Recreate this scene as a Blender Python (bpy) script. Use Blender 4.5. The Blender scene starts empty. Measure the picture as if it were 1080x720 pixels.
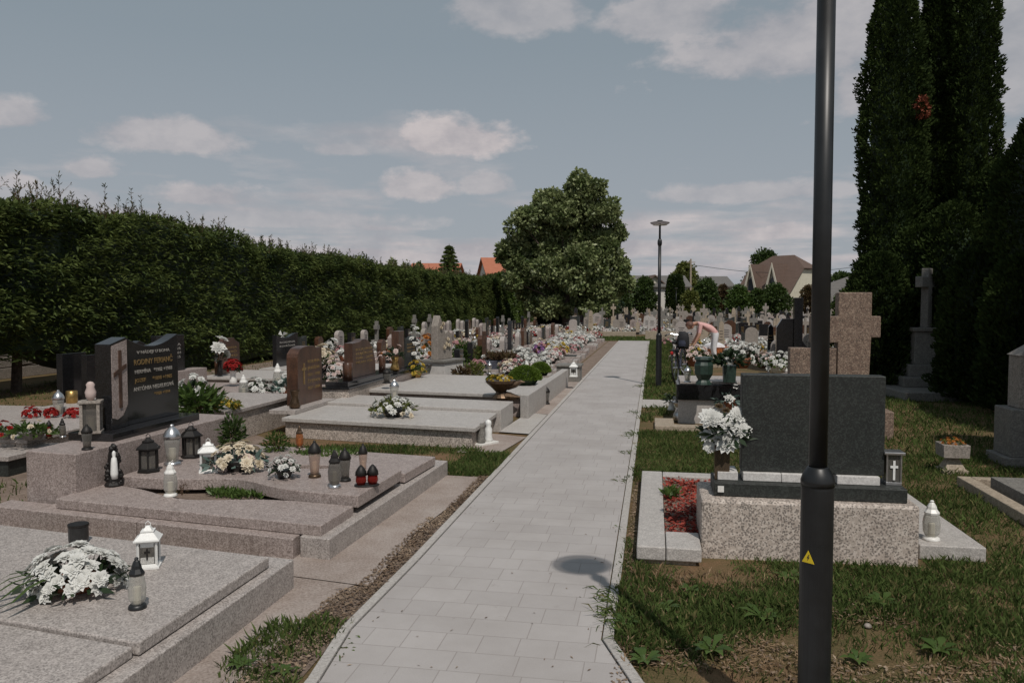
import bpy, bmesh, math, random
import numpy as np
from mathutils import Vector, Matrix, noise
R = math.radians
rnd = random.Random(7)
rs = np.random.RandomState(7)
scene = bpy.context.scene
col = scene.collection

# ------------------------------------------------------------------ camera, world, sun, exposure
CAM_H = 1.7; FPX = 840.0
PITCH = math.atan(40/FPX); YAW = math.atan(150/math.hypot(FPX, 40))
cd = bpy.data.cameras.new('camera'); cam = bpy.data.objects.new('camera', cd); col.objects.link(cam)
cam.location = (0, 0, CAM_H); cam.rotation_euler = (math.pi/2 - PITCH, 0, YAW)
cd.sensor_width = 36; cd.lens = 36*FPX/1080; cd.clip_start = 0.05; cd.clip_end = 3000
scene.camera = cam

SUN_EL = R(55.5); SUN_DIR = Vector((0.46, -0.888, 0)).normalized()      # horizontal direction towards the sun
sd = bpy.data.lights.new('sun', 'SUN'); sun = bpy.data.objects.new('sun', sd); col.objects.link(sun)
sd.energy = 3.7; sd.angle = R(0.6); sd.color = (1.0, 0.935, 0.86)
tosun = Vector((SUN_DIR.x*math.cos(SUN_EL), SUN_DIR.y*math.cos(SUN_EL), math.sin(SUN_EL)))
sun.rotation_euler = tosun.to_track_quat('Z', 'Y').to_euler()

def ray(px, py):
    x = (px-540)/FPX; y = -(py-360)/FPX
    a = math.pi/2 - PITCH
    Y = y*math.cos(a) + math.sin(a); Z = y*math.sin(a) - math.cos(a)
    return Vector((x*math.cos(YAW)-Y*math.sin(YAW), x*math.sin(YAW)+Y*math.cos(YAW), Z))
def at(px, py, z=0.0):            # point of a photo pixel on the horizontal plane z
    r = ray(px, py); t = (z-CAM_H)/r.z
    return Vector((r.x*t, r.y*t, z))
def depth(P): return -P.x*math.sin(YAW) + P.y*math.cos(YAW)
def hz(P, row):                   # height above ground at P that shows at a row
    d = depth(P); lo, hi = -1.0, 60.0
    for _ in range(50):
        m = (lo+hi)/2
        Z = m-CAM_H
        yy = d*math.sin(PITCH) + Z*math.cos(PITCH); dd = d*math.cos(PITCH) - Z*math.sin(PITCH)
        if 360 - FPX*yy/dd > row: lo = m
        else: hi = m
    return lo
def mpp(P): return depth(P)/FPX   # metres per pixel

wd = bpy.data.worlds.new("World"); scene.world = wd; wd.use_nodes = True
nt = wd.node_tree; nt.nodes.clear()
def N(tree, t, **k):
    n = tree.nodes.new(t)
    for a, b in k.items(): setattr(n, a, b)
    return n
def link(tree, a, b): tree.links.new(a, b)
def math_n(tree, op, a, b=None, c=None, clamp=False):
    n = tree.nodes.new('ShaderNodeMath'); n.operation = op; n.use_clamp = clamp
    for i, v in enumerate((a, b, c)):
        if v is None: continue
        if isinstance(v, (int, float)): n.inputs[i].default_value = v
        else: tree.links.new(v, n.inputs[i])
    return n.outputs[0]
def build_world():
    T = nt
    out = N(T, 'ShaderNodeOutputWorld'); bg = N(T, 'ShaderNodeBackground')
    link(T, bg.outputs[0], out.inputs[0]); bg.inputs[1].default_value = 0.078
    sky = N(T, 'ShaderNodeTexSky', sky_type='NISHITA'); sky.sun_disc = False
    sky.sun_elevation = SUN_EL; sky.sun_rotation = math.atan2(SUN_DIR.x, SUN_DIR.y)
    sky.altitude = 200; sky.air_density = 1.0; sky.dust_density = 1.2; sky.ozone_density = 1.0
    hs = N(T, 'ShaderNodeHueSaturation'); hs.inputs['Saturation'].default_value = 0.42; hs.inputs['Value'].default_value = 1.0
    link(T, sky.outputs[0], hs.inputs['Color'])
    tc = N(T, 'ShaderNodeTexCoord'); d = tc.outputs['Generated']
    sep = N(T, 'ShaderNodeSeparateXYZ'); link(T, d, sep.inputs[0])
    z = math_n(T, 'MAXIMUM', sep.outputs[2], 0.0)
    # sky brightness evened out towards a grey blue
    even = N(T, 'ShaderNodeMix', data_type='RGBA'); even.inputs[0].default_value = 0.68
    link(T, hs.outputs[0], even.inputs[6]); even.inputs[7].default_value = (4.5, 5.5, 6.25, 1)
    hzn = N(T, 'ShaderNodeMapRange'); link(T, z, hzn.inputs[0])
    for i, v in enumerate((0.0, 0.30, 0.55, 0.0)): hzn.inputs[i+1].default_value = v
    e2 = N(T, 'ShaderNodeMix', data_type='RGBA'); link(T, hzn.outputs[0], e2.inputs[0]); link(T, even.outputs[2], e2.inputs[6]); e2.inputs[7].default_value = (6.6, 6.7, 7.3, 1); even = e2
    # plane projected coordinates for the layered cloud deck
    inv = math_n(T, 'DIVIDE', 1.0, math_n(T, 'ADD', z, 0.055))
    vs = N(T, 'ShaderNodeVectorMath', operation='SCALE'); link(T, d, vs.inputs[0]); link(T, inv, vs.inputs['Scale'])
    n1 = N(T, 'ShaderNodeTexNoise'); n1.inputs['Scale'].default_value = 0.75; n1.inputs['Detail'].default_value = 9; n1.inputs['Roughness'].default_value = 0.56
    link(T, vs.outputs[0], n1.inputs['Vector'])
    nf = N(T, 'ShaderNodeTexNoise'); nf.inputs['Scale'].default_value = 13; nf.inputs['Detail'].default_value = 8; nf.inputs['Roughness'].default_value = 0.6
    mp = N(T, 'ShaderNodeMapping'); mp.inputs['Scale'].default_value = (1, 1, 1.8); link(T, d, mp.inputs[0]); link(T, mp.outputs[0], nf.inputs['Vector'])
    # deck: thicker towards the horizon
    thr = N(T, 'ShaderNodeMapRange'); link(T, z, thr.inputs[0])
    for i, v in enumerate((0.03, 0.24, 0.33, 0.67)): thr.inputs[i+1].default_value = v
    deck = math_n(T, 'SUBTRACT', n1.outputs[0], thr.outputs[0])
    deckm = math_n(T, 'MULTIPLY', deck, 5.0, clamp=True)
    deckm = math_n(T, 'MULTIPLY', deckm, 0.9)
    # single cumulus puffs at their bearings
    nz = math_n(T, 'SUBTRACT', nf.outputs[0], 0.5)
    cur = None
    puffs = [(475, 150, 72, 26, .95), (175, 146, 86, 24, .62), (222, 209, 60, 16, .7), (440, 199, 46, 20, .75), (512, 196, 34, 16, .6), (362, 158, 36, 11, .5),
             (95, 180, 26, 14, .6), (12, 124, 34, 18, .6), (18, 194, 20, 8, .7), (545, 12, 85, 42, .5), (705, 24, 80, 30, .55), (850, 50, 150, 60, .62),
             (925, 95, 60, 46, .6), (1060, 70, 60, 80, .5), (826, 243, 20, 12, .85), (1050, 157, 36, 16, .55), (790, 205, 110, 14, .5), (300, 232, 150, 14, .5), (60, 210, 80, 12, .45), (700, 300, 70, 16, .4)]
    for (px, py, wu, wv, br) in puffs:
        c = ray(px, py).normalized(); right = c.cross(Vector((0, 0, 1))).normalized(); up = right.cross(c)
        def dot(v):
            n = N(T, 'ShaderNodeVectorMath', operation='DOT_PRODUCT'); link(T, d, n.inputs[0]); n.inputs[1].default_value = v
            return n.outputs['Value']
        s = 1/FPX
        u = math_n(T, 'DIVIDE', dot(right), wu*s); v = math_n(T, 'DIVIDE', dot(up), wv*s)
        v = math_n(T, 'MULTIPLY', v, math_n(T, 'ADD', 1.25, math_n(T, 'MULTIPLY', math_n(T, 'SIGN', v), -0.3)))
        rr = math_n(T, 'SQRT', math_n(T, 'ADD', math_n(T, 'MULTIPLY', u, u), math_n(T, 'MULTIPLY', v, v)))
        m = math_n(T, 'ADD', math_n(T, 'SUBTRACT', 1.0, rr), math_n(T, 'MULTIPLY', nz, 2.1))
        m = math_n(T, 'MULTIPLY', m, 2.6, clamp=True)
        m = math_n(T, 'MULTIPLY', m, math_n(T, 'GREATER_THAN', dot(c), 0.3))
        m = math_n(T, 'MULTIPLY', m, br)
        # overlapping puffs keep the stronger mask
        cur = m if cur is None else math_n(T, 'MAXIMUM', cur, m)
    fac = math_n(T, 'MAXIMUM', cur, deckm)
    mix = N(T, 'ShaderNodeMix', data_type='RGBA'); link(T, fac, mix.inputs[0])
    link(T, even.outputs[2], mix.inputs[6])
    cr = N(T, 'ShaderNodeMix', data_type='RGBA')
    shade = N(T, 'ShaderNodeMapRange'); link(T, nf.outputs[0], shade.inputs[0]); shade.inputs[1].default_value = .38; shade.inputs[2].default_value = .62
    link(T, shade.outputs[0], cr.inputs[0])
    cr.inputs[6].default_value = (6.5, 6.2, 6.6, 1); cr.inputs[7].default_value = (9.4, 8.6, 8.6, 1)
    link(T, cr.outputs[2], mix.inputs[7])
    link(T, mix.outputs[2], bg.inputs[0])
build_world()
scene.view_settings.view_transform = 'Standard'; scene.view_settings.look = 'None'
scene.view_settings.exposure = -0.38; scene.view_settings.gamma = 1
scene.render.resolution_x = 1024; scene.render.resolution_y = 682
scene.render.engine = 'CYCLES'
scene.cycles.max_bounces = 6; scene.cycles.transparent_max_bounces = 8

# ------------------------------------------------------------------ materials
MATS = {}
def newmat(name):
    m = bpy.data.materials.new(name); m.use_nodes = True
    b = m.node_tree.nodes['Principled BSDF']; MATS[name] = m
    return m, m.node_tree, b
def ramp(T, fac, stops, interp='LINEAR'):
    r = N(T, 'ShaderNodeValToRGB'); r.color_ramp.interpolation = interp
    el = r.color_ramp.elements
    while len(el) < len(stops): el.new(0.5)
    for e, (p, c) in zip(el, stops): e.position = p; e.color = (*c, 1)
    link(T, fac, r.inputs[0]); return r.outputs[0]
def noise_t(T, scale, detail=4, rough=.55, coord='Object', vec=None, stretch=None):
    n = N(T, 'ShaderNodeTexNoise'); n.inputs['Scale'].default_value = scale; n.inputs['Detail'].default_value = detail; n.inputs['Roughness'].default_value = rough
    if vec is None:
        tc = N(T, 'ShaderNodeTexCoord'); vec = tc.outputs[coord]
    if stretch:
        mp = N(T, 'ShaderNodeMapping'); mp.inputs['Scale'].default_value = stretch; link(T, vec, mp.inputs[0]); vec = mp.outputs[0]
    link(T, vec, n.inputs['Vector']); return n.outputs[0]
def mixc(T, fac, a, b, mode='MIX'):
    m = N(T, 'ShaderNodeMix', data_type='RGBA', blend_type=mode)
    for i, v in ((0, fac), (6, a), (7, b)):
        if isinstance(v, (int, float)): m.inputs[i].default_value = v
        elif isinstance(v, tuple): m.inputs[i].default_value = (*v, 1)
        else: link(T, v, m.inputs[i])
    return m.outputs[2]
def bump(T, b, h, strength=.3, dist=.01):
    bp = N(T, 'ShaderNodeBump'); bp.inputs['Strength'].default_value = strength; bp.inputs['Distance'].default_value = dist
    link(T, h, bp.inputs['Height']); link(T, bp.outputs[0], b.inputs['Normal'])
def plain(name, c, rough=.5, metal=0, var=.25, scale=30, spec=None):
    m, T, b = newmat(name)
    n = noise_t(T, scale, 4)
    lo = tuple(x*(1-var) for x in c); hi = tuple(min(1, x*(1+var)) for x in c)
    link(T, ramp(T, n, [(.3, lo), (.7, hi)]), b.inputs['Base Color'])
    b.inputs['Roughness'].default_value = rough; b.inputs['Metallic'].default_value = metal
    if spec is not None: b.inputs['Specular IOR Level'].default_value = spec
    return m
def granite(name, light, mid, dark, scale=90, rough=.45, polish=False, darkfrac=.36, stain=.35, stainc=(.16, .12, .09)):
    m, T, b = newmat(name)
    tc = N(T, 'ShaderNodeTexCoord')
    v = N(T, 'ShaderNodeTexVoronoi'); v.inputs['Scale'].default_value = scale; link(T, tc.outputs['Object'], v.inputs['Vector'])
    sepc = N(T, 'ShaderNodeSeparateColor'); link(T, v.outputs['Color'], sepc.inputs[0])
    c = ramp(T, sepc.outputs[0], [(0, tuple(x*.8 for x in mid)), (darkfrac, mid), (min(.98, darkfrac+.2), light)], 'CONSTANT')
    n = noise_t(T, scale*1.7, 3, .7)
    c = mixc(T, .30, c, ramp(T, n, [(.35, mid), (.62, light)]))
    v2 = N(T, 'ShaderNodeTexVoronoi'); v2.inputs['Scale'].default_value = scale*1.15; link(T, tc.outputs['Object'], v2.inputs['Vector'])
    s2 = N(T, 'ShaderNodeSeparateColor'); link(T, v2.outputs['Color'], s2.inputs[0])
    dots = math_n(T, 'MULTIPLY', math_n(T, 'LESS_THAN', v2.outputs['Distance'], .55), math_n(T, 'LESS_THAN', s2.outputs[1], darkfrac*1.25))
    c = mixc(T, math_n(T, 'MULTIPLY', dots, .8), c, dark)
    big = noise_t(T, 1.9, 7, .65)
    st = ramp(T, big, [(.42, (0, 0, 0)), (.75, (1, 1, 1))])
    sf = math_n(T, 'MULTIPLY', st, stain)
    c = mixc(T, sf, c, mixc(T, .5, c, stainc))
    sm = noise_t(T, 14, 5, .7)
    c = mixc(T, .25, c, ramp(T, sm, [(.3, tuple(x*.55 for x in mid)), (.7, tuple(min(1, x*1.2) for x in light))]))
    link(T, c, b.inputs['Base Color'])
    b.inputs['Roughness'].default_value = rough
    if not polish: bump(T, b, n, .25, .004)
    return m
granite('granite_grey', (.49, .445, .415), (.345, .305, .285), (.13, .115, .105), 105, .5)
granite('granite_pink', (.43, .365, .34), (.28, .225, .205), (.12, .09, .08), 100, .5)
granite('granite_coarse', (.60, .53, .47), (.42, .35, .30), (.035, .03, .028), 72, .6, darkfrac=.42)
granite('terrazzo_red', (.32, .24, .18), (.16, .10, .075), (.025, .018, .016), 64, .7, darkfrac=.45)
granite('granite_dark', (.032, .038, .034), (.009, .011, .010), (.004, .004, .004), 90, .6, True, stain=.1)
granite('granite_black', (.022, .022, .024), (.012, .012, .013), (.007, .007, .008), 140, .12, True, stain=.05)
granite('granite_light', (.52, .49, .46), (.42, .39, .365), (.27, .25, .235), 120, .5, stain=.25)
granite('stone_pale', (.35, .31, .275), (.25, .22, .19), (.14, .125, .11), 60, .7, stain=.5)
granite('stone_tan', (.42, .35, .27), (.33, .27, .20), (.2, .16, .12), 60, .7, stain=.5)
granite('stone_weathered', (.23, .22, .20), (.155, .148, .135), (.11, .105, .1), 60, .75, stain=.6)
granite('plinth_white', (.66, .64, .62), (.60, .58, .56), (.5, .48, .46), 80, .55, stain=.25)
def brownstone():
    m, T, b = newmat('granite_brown')
    n = noise_t(T, 4, 8, .65, stretch=(1.6, 1.6, .5)); w = noise_t(T, 60, 4, .7)
    c = ramp(T, n, [(.3, (.018, .008, .006)), (.45, (.048, .021, .013)), (.56, (.10, .046, .026)), (.68, (.022, .010, .007))])
    c = mixc(T, .4, c, ramp(T, w, [(.35, (.018, .009, .006)), (.7, (.15, .08, .05))]))
    link(T, c, b.inputs['Base Color']); b.inputs['Roughness'].default_value = .28
brownstone()
plain('gold_paint', (.26, .17, .065), .45, .4, .2)
plain('silver_paint', (.34, .32, .29), .5, .2, .2)
plain('red_paint', (.45, .10, .08), .5, 0, .2)
plain('metal_black', (.012, .013, .014), .42, 0, .3, 12)
plain('iron_black', (.014, .012, .011), .55, .3, .4, 40)
plain('metal_silver', (.55, .55, .56), .28, .9, .15)
plain('brass', (.42, .27, .10), .35, .85, .25)
plain('bronze', (.10, .065, .04), .38, .7, .35)
plain('white_enamel', (.74, .74, .72), .45, 0, .08)
plain('plastic_white', (.70, .69, .66), .4, 0, .1)
plain('plastic_black', (.02, .02, .02), .35, 0, .3)
plain('plastic_red', (.40, .02, .02), .3, 0, .3)
plain('plastic_green', (.022, .042, .032), .4, 0, .3)
plain('plastic_blue', (.07, .075, .10), .45, 0, .3)
plain('terracotta', (.30, .11, .055), .75, 0, .3)
plain('wood_dark', (.06, .03, .018), .65, 0, .5, 14)
plain('wax', (.72, .68, .58), .5, 0, .06)
plain('rubber', (.018, .018, .018), .7, 0, .2)
plain('warning_yellow', (.75, .55, .02), .5, 0, .05)
plain('skin', (.50, .27, .19), .55, 0, .08)
plain('cloth_pink', (.62, .36, .34), .85, 0, .15)
plain('cloth_white', (.62, .62, .64), .85, 0, .1)
plain('cloth_navy', (.03, .035, .06), .85, 0, .3)
plain('cloth_black', (.015, .015, .018), .8, 0, .3)
plain('hair_brown', (.10, .045, .03), .6, 0, .4)
plain('straw_orange', (.48, .15, .05), .7, 0, .3)
plain('bark', (.075, .055, .042), .9, 0, .5, 18)
plain('twig', (.09, .05, .03), .9, 0, .4, 18)
def glass(name, tint, rough=.08, alpha=.55):
    m, T, b = newmat(name)
    out = T.nodes['Material Output']
    tr = N(T, 'ShaderNodeBsdfTransparent'); tr.inputs[0].default_value = (*tint, 1)
    b.inputs['Base Color'].default_value = (*tuple(x*.6 for x in tint), 1); b.inputs['Roughness'].default_value = rough
    mx = N(T, 'ShaderNodeMixShader'); mx.inputs[0].default_value = alpha
    lw = N(T, 'ShaderNodeLayerWeight'); lw.inputs[0].default_value = .35
    f = math_n(T, 'ADD', math_n(T, 'MULTIPLY', lw.outputs['Facing'], .55), alpha*.55, clamp=True)
    link(T, f, mx.inputs[0])
    link(T, tr.outputs[0], mx.inputs[1]); link(T, b.outputs[0], mx.inputs[2]); link(T, mx.outputs[0], out.inputs[0])
glass('glass_clear', (.85, .84, .80)); glass('glass_amber', (.75, .36, .16)); glass('glass_red', (.45, .05, .035)); glass('lamp_translucent', (.80, .77, .75), .4, .45); MATS['lamp_translucent'].node_tree.nodes['Principled BSDF'].inputs['Base Color'].default_value = (.03, .03, .032, 1); glass('glass_smoke', (.42, .40, .37)); glass('glass_cream', (.80, .66, .58)); glass('glass_brown', (.36, .27, .19))
m_, T_, b_ = newmat('window_glass'); b_.inputs['Base Color'].default_value = (.04, .05, .06, 1); b_.inputs['Roughness'].default_value = .1

def foliage_mat(name, stops, rough=.6, trans=.25, spec=.3):
    m, T, b = newmat(name)
    g = N(T, 'ShaderNodeNewGeometry')
    c = ramp(T, g.outputs['Random Per Island'], stops)
    big = noise_t(T, 1.1, 3)
    c = mixc(T, .5, c, ramp(T, big, [(.3, tuple(x*.65 for x in stops[0][1])), (.7, stops[2][1] if name == 'grass_blade' else stops[-1][1])]))
    link(T, c, b.inputs['Base Color']); b.inputs['Roughness'].default_value = rough
    b.inputs['Specular IOR Level'].default_value = spec
    out = T.nodes['Material Output']
    tl = N(T, 'ShaderNodeBsdfTranslucent'); link(T, c, tl.inputs[0])
    mx = N(T, 'ShaderNodeMixShader'); mx.inputs[0].default_value = trans
    link(T, b.outputs[0], mx.inputs[1]); link(T, tl.outputs[0], mx.inputs[2]); link(T, mx.outputs[0], out.inputs[0])
    return m
foliage_mat('spruce_leaf', [(0, (.028, .052, .018)), (.5, (.066, .104, .030)), (.85, (.115, .160, .044)), (1, (.17, .20, .06))], .6, .32, .15)
foliage_mat('spruce_tip', [(0, (.03, .05, .015)), (.6, (.06, .075, .022)), (1, (.10, .07, .03))], .6, .2)
foliage_mat('hornbeam_leaf', [(0, (.03, .055, .010)), (.5, (.06, .10, .018)), (1, (.10, .15, .03))], .5, .35)
foliage_mat('thuja_leaf', [(0, (.012, .024, .009)), (.5, (.030, .050, .015)), (1, (.064, .092, .025))], .75, .2, .06)
foliage_mat('linden_leaf', [(0, (.045, .080, .020)), (.5, (.10, .155, .040)), (.8, (.20, .26, .08)), (1, (.42, .45, .24))], .45, .25)
foliage_mat('bush_leaf', [(0, (.020, .040, .011)), (.5, (.042, .075, .018)), (1, (.085, .13, .032))], .5, .3)
foliage_mat('bush_yellow', [(0, (.06, .08, .02)), (.5, (.12, .15, .03)), (1, (.2, .21, .06))], .5, .3)
foliage_mat('red_leaf', [(0, (.05, .02, .015)), (.5, (.10, .05, .03)), (1, (.14, .12, .05))], .5, .3)
foliage_mat('ball_leaf', [(0, (.05, .09, .012)), (.5, (.11, .18, .02)), (1, (.17, .25, .035))], .5, .3)
foliage_mat('grey_leaf', [(0, (.05, .09, .08)), (.5, (.09, .15, .13)), (1, (.2, .27, .24))], .6, .2)
foliage_mat('dark_leaf', [(0, (.008, .018, .010)), (.5, (.018, .035, .016)), (1, (.035, .06, .022))], .45, .1)
foliage_mat('fresh_leaf', [(0, (.03, .06, .014)), (.5, (.06, .11, .025)), (1, (.11, .17, .04))], .45, .3)
foliage_mat('grass_blade', [(0, (.046, .076, .020)), (.45, (.085, .128, .034)), (.84, (.135, .18, .058)), (.91, (.24, .18, .09)), (1, (.34, .25, .13))], .7, .35, .05)
foliage_mat('straw', [(0, (.12, .07, .035)), (.5, (.24, .15, .08)), (1, (.38, .27, .17))], .8, .1)
foliage_mat('dead_thuja', [(0, (.14, .035, .02)), (1, (.25, .07, .035))], .7, .1)
foliage_mat('litter_chip', [(0, (.05, .028, .018)), (.4, (.13, .075, .045)), (.8, (.24, .16, .10)), (1, (.38, .30, .22))], .9, 0)
foliage_mat('red_chip', [(0, (.10, .015, .012)), (.5, (.24, .034, .024)), (1, (.42, .08, .055))], .85, 0)
def petal(name, a, b): foliage_mat('petal_'+name, [(0, a), (1, b)], .6, .25, .2)
petal('white', (.62, .62, .58), (.85, .85, .82)); petal('cream', (.66, .56, .40), (.82, .74, .60)); petal('pink', (.46, .20, .22), (.60, .38, .37))
petal('red', (.24, .012, .012), (.42, .03, .026)); petal('yellow', (.42, .29, .03), (.60, .45, .08)); petal('purple', (.2, .08, .25), (.38, .2, .42)); petal('orange', (.40, .13, .03), (.52, .22, .05)); petal('palepink', (.66, .5, .46), (.8, .68, .64))

def paver_mat():
    m, T, b = newmat('concrete_paver')
    tc = N(T, 'ShaderNodeTexCoord')
    br = N(T, 'ShaderNodeTexBrick'); link(T, tc.outputs['Object'], br.inputs['Vector'])
    br.inputs['Scale'].default_value = 1; br.inputs['Brick Width'].default_value = .31; br.inputs['Row Height'].default_value = .205
    br.inputs['Mortar Size'].default_value = .0028; br.inputs['Mortar Smooth'].default_value = .2; br.offset = .37; br.offset_frequency = 3; br.squash = .62; br.squash_frequency = 2
    br.inputs['Color1'].default_value = (.355, .332, .322, 1); br.inputs['Color2'].default_value = (.40, .375, .363, 1); br.inputs['Mortar'].default_value = (.26, .235, .22, 1)
    n = noise_t(T, 160, 4, .7); c = mixc(T, .22, br.outputs['Color'], ramp(T, n, [(.3, (.27, .25, .24)), (.7, (.50, .47, .46))]))
    g = noise_t(T, 1.4, 7, .65); c = mixc(T, ramp(T, g, [(.40, (0, 0, 0)), (.68, (.8, .8, .8))]), c, mixc(T, .45, c, (.23, .205, .19)))
    sp = noise_t(T, 9, 6, .75); c = mixc(T, ramp(T, sp, [(.63, (0, 0, 0)), (.72, (.35, .35, .35))]), c, (.17, .15, .13))
    link(T, c, b.inputs['Base Color']); b.inputs['Roughness'].default_value = .85
    h = math_n(T, 'ADD', math_n(T, 'MULTIPLY', br.outputs['Fac'], -1.0), math_n(T, 'MULTIPLY', n, .25)); bump(T, b, h, .5, .004)
paver_mat()
def ground_mats():
    for name, a, b2, c2, sc in (('soil_grass', (.045, .065, .020), (.10, .085, .038), (.22, .125, .075), 1.6), ('soil', (.11, .078, .058), (.18, .135, .105), (.27, .21, .175), 3.0),
                                ('concrete_old', (.24, .185, .155), (.32, .265, .235), (.40, .35, .32), 2.2), ('concrete_pale', (.36, .335, .31), (.42, .395, .37), (.46, .44, .42), 2.0), ('lawn_far', (.05, .075, .022), (.07, .10, .03), (.11, .12, .05), .5)):
        m, T, b = newmat(name)
        n = noise_t(T, sc, 8, .68); f = noise_t(T, 70, 5, .7)
        c = ramp(T, n, [(.36, a), (.5, b2), (.66, c2)])
        c = mixc(T, .45, c, ramp(T, f, [(.3, tuple(x*.45 for x in a)), (.7, tuple(x*1.35 for x in c2))]))
        link(T, c, b.inputs['Base Color']); b.inputs['Roughness'].default_value = .95; b.inputs['Specular IOR Level'].default_value = .15
        bump(T, b, f, .6, .015)
    m, T, b = newmat('roof_tile')
    for nm, ca, cb in (('roof_brown', (.085, .055, .042), (.13, .085, .066)), ('roof_red', (.33, .11, .06), (.42, .16, .09)), ('roof_grey', (.10, .095, .09), (.15, .14, .13))):
        m, T, b = newmat(nm)
        w = N(T, 'ShaderNodeTexWave', wave_type='BANDS', bands_direction='Z'); w.inputs['Scale'].default_value = 1.6; w.inputs['Distortion'].default_value = .4
        tc = N(T, 'ShaderNodeTexCoord'); link(T, tc.outputs['Object'], w.inputs['Vector'])
        c = mixc(T, .5, ramp(T, w.outputs['Fac'], [(.2, ca), (.8, cb)]), ramp(T, noise_t(T, 2.5, 6), [(.3, ca), (.7, cb)]))
        link(T, c, b.inputs['Base Color']); b.inputs['Roughness'].default_value = .8
ground_mats()
plain('render_cream', (.55, .52, .42), .9, 0, .08, 3); plain('render_white', (.62, .60, .56), .9, 0, .08, 3); plain('trim_cream', (.62, .58, .48), .8, 0, .05)
plain('wood_gable', (.20, .09, .045), .8, 0, .3, 5)

# ------------------------------------------------------------------ mesh helpers
class MB:
    """collects shapes for ONE mesh object"""
    def __init__(s, o=(0, 0, 0)): s.v = []; s.f = []; s.q = []; s.o = Vector(o); s.mi = []; s.cur = 0
    def add(s, vs, fs):
        b = len(s.v); s.v += [tuple(v) for v in vs]; s.f += [tuple(i+b for i in f) for f in fs]; s.mi += [s.cur]*len(fs); return s
    def box(s, c, d, rz=0, taper=1.0):
        cx, cy, cz = c; a, b, h = d[0]/2, d[1]/2, d[2]; co, si = math.cos(rz), math.sin(rz); vs = []
        for k, z in ((1, cz), (taper, cz+h)):
            for x, y in ((-a, -b), (a, -b), (a, b), (-a, b)): vs.append((cx+k*(x*co-y*si), cy+k*(x*si+y*co), z))
        return s.add(vs, [(3, 2, 1, 0), (4, 5, 6, 7), (0, 1, 5, 4), (1, 2, 6, 5), (2, 3, 7, 6), (3, 0, 4, 7)])
    def prism(s, poly, z0, z1):
        n = len(poly); ar = sum(poly[i][0]*poly[(i+1) % n][1]-poly[(i+1) % n][0]*poly[i][1] for i in range(n))
        if ar < 0: poly = poly[::-1]
        return s.add([(x, y, z0) for x, y in poly]+[(x, y, z1) for x, y in poly], [tuple(range(n))[::-1], tuple(range(n, 2*n))]+[(i, (i+1) % n, n+(i+1) % n, n+i) for i in range(n)])
    def plate(s, poly, o, ux, uz, t):       # outline in the plane ux, uz extruded by t along ux x uz
        ux = Vector(ux); uz = Vector(uz); nn = ux.cross(uz).normalized(); o = Vector(o); n = len(poly)
        a = [o+ux*x+uz*z for x, z in poly]; b = [p+nn*t for p in a]
        return s.add(a+b, [tuple(range(n))[::-1], tuple(range(n, 2*n))]+[(i, (i+1) % n, n+(i+1) % n, n+i) for i in range(n)])
    def lathe(s, prof, c=(0, 0, 0), n=14, flute=0, sx=1, sy=1):
        vs = []; fs = []
        for (r, z) in prof:
            for k in range(n):
                rr = r*(1+(flute if k % 2 else -flute)); a = 2*math.pi*k/n
                vs.append((c[0]+rr*math.cos(a)*sx, c[1]+rr*math.sin(a)*sy, c[2]+z))
        m = len(prof)
        for i in range(m-1):
            for k in range(n): fs.append((i*n+k, i*n+(k+1) % n, (i+1)*n+(k+1) % n, (i+1)*n+k))
        fs.append(tuple(range(n))[::-1]); fs.append(tuple(range((m-1)*n, m*n)))
        return s.add(vs, fs)
    def tube(s, pts, rad, n=8):
        pts = [Vector(p) for p in pts]; rr = rad if isinstance(rad, (list, tuple)) else [rad]*len(pts); vs = []; fs = []
        for i, p in enumerate(pts):
            t = (pts[min(i+1, len(pts)-1)]-pts[max(i-1, 0)]).normalized()
            a = t.cross(Vector((0, 0, 1))) if abs(t.z) < .95 else t.cross(Vector((1, 0, 0)))
            a.normalize(); b = t.cross(a)
            for k in range(n):
                th = 2*math.pi*k/n; vs.append(p+(a*math.cos(th)+b*math.sin(th))*rr[i])
        for i in range(len(pts)-1):
            for k in range(n): fs.append((i*n+k, (i+1)*n+k, (i+1)*n+(k+1) % n, i*n+(k+1) % n))
        fs.append(tuple(range(n))); fs.append(tuple(range((len(pts)-1)*n, len(pts)*n))[::-1])
        return s.add(vs, fs)
    def quads(s, arr): s.q.append(np.asarray(arr, dtype=np.float32)); return s
    def build(s, name, mat, parent=None, bevel=0, smooth=False):
        me = bpy.data.meshes.new(name)
        if s.v: me.from_pydata([(x-s.o.x, y-s.o.y, z-s.o.z) for x, y, z in s.v], [], s.f)
        if s.q:
            q = np.concatenate(s.q)-np.array(s.o, dtype=np.float32); n = len(q)
            if s.v:
                bmt = bpy.data.meshes.new('t'); fill_quads(bmt, q); bm = bmesh.new(); bm.from_mesh(me); bm.from_mesh(bmt); bm.to_mesh(me); bm.free(); bpy.data.meshes.remove(bmt)
            else: fill_quads(me, q)
        mats = mat if isinstance(mat, (list, tuple)) else [mat]
        for m in mats: me.materials.append(MATS[m])
        if len(mats) > 1 and not s.q: me.polygons.foreach_set('material_index', s.mi)
        if smooth: me.polygons.foreach_set('use_smooth', [True]*len(me.polygons))
        me.update()
        ob = bpy.data.objects.new(name, me); col.objects.link(ob)
        if parent is not None: ob.parent = parent
        else: ob.location = s.o
        if bevel:
            bv = ob.modifiers.new('bevel', 'BEVEL'); bv.width = bevel; bv.segments = 2; bv.limit_method = 'ANGLE'; bv.angle_limit = R(40)
        return ob
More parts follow.
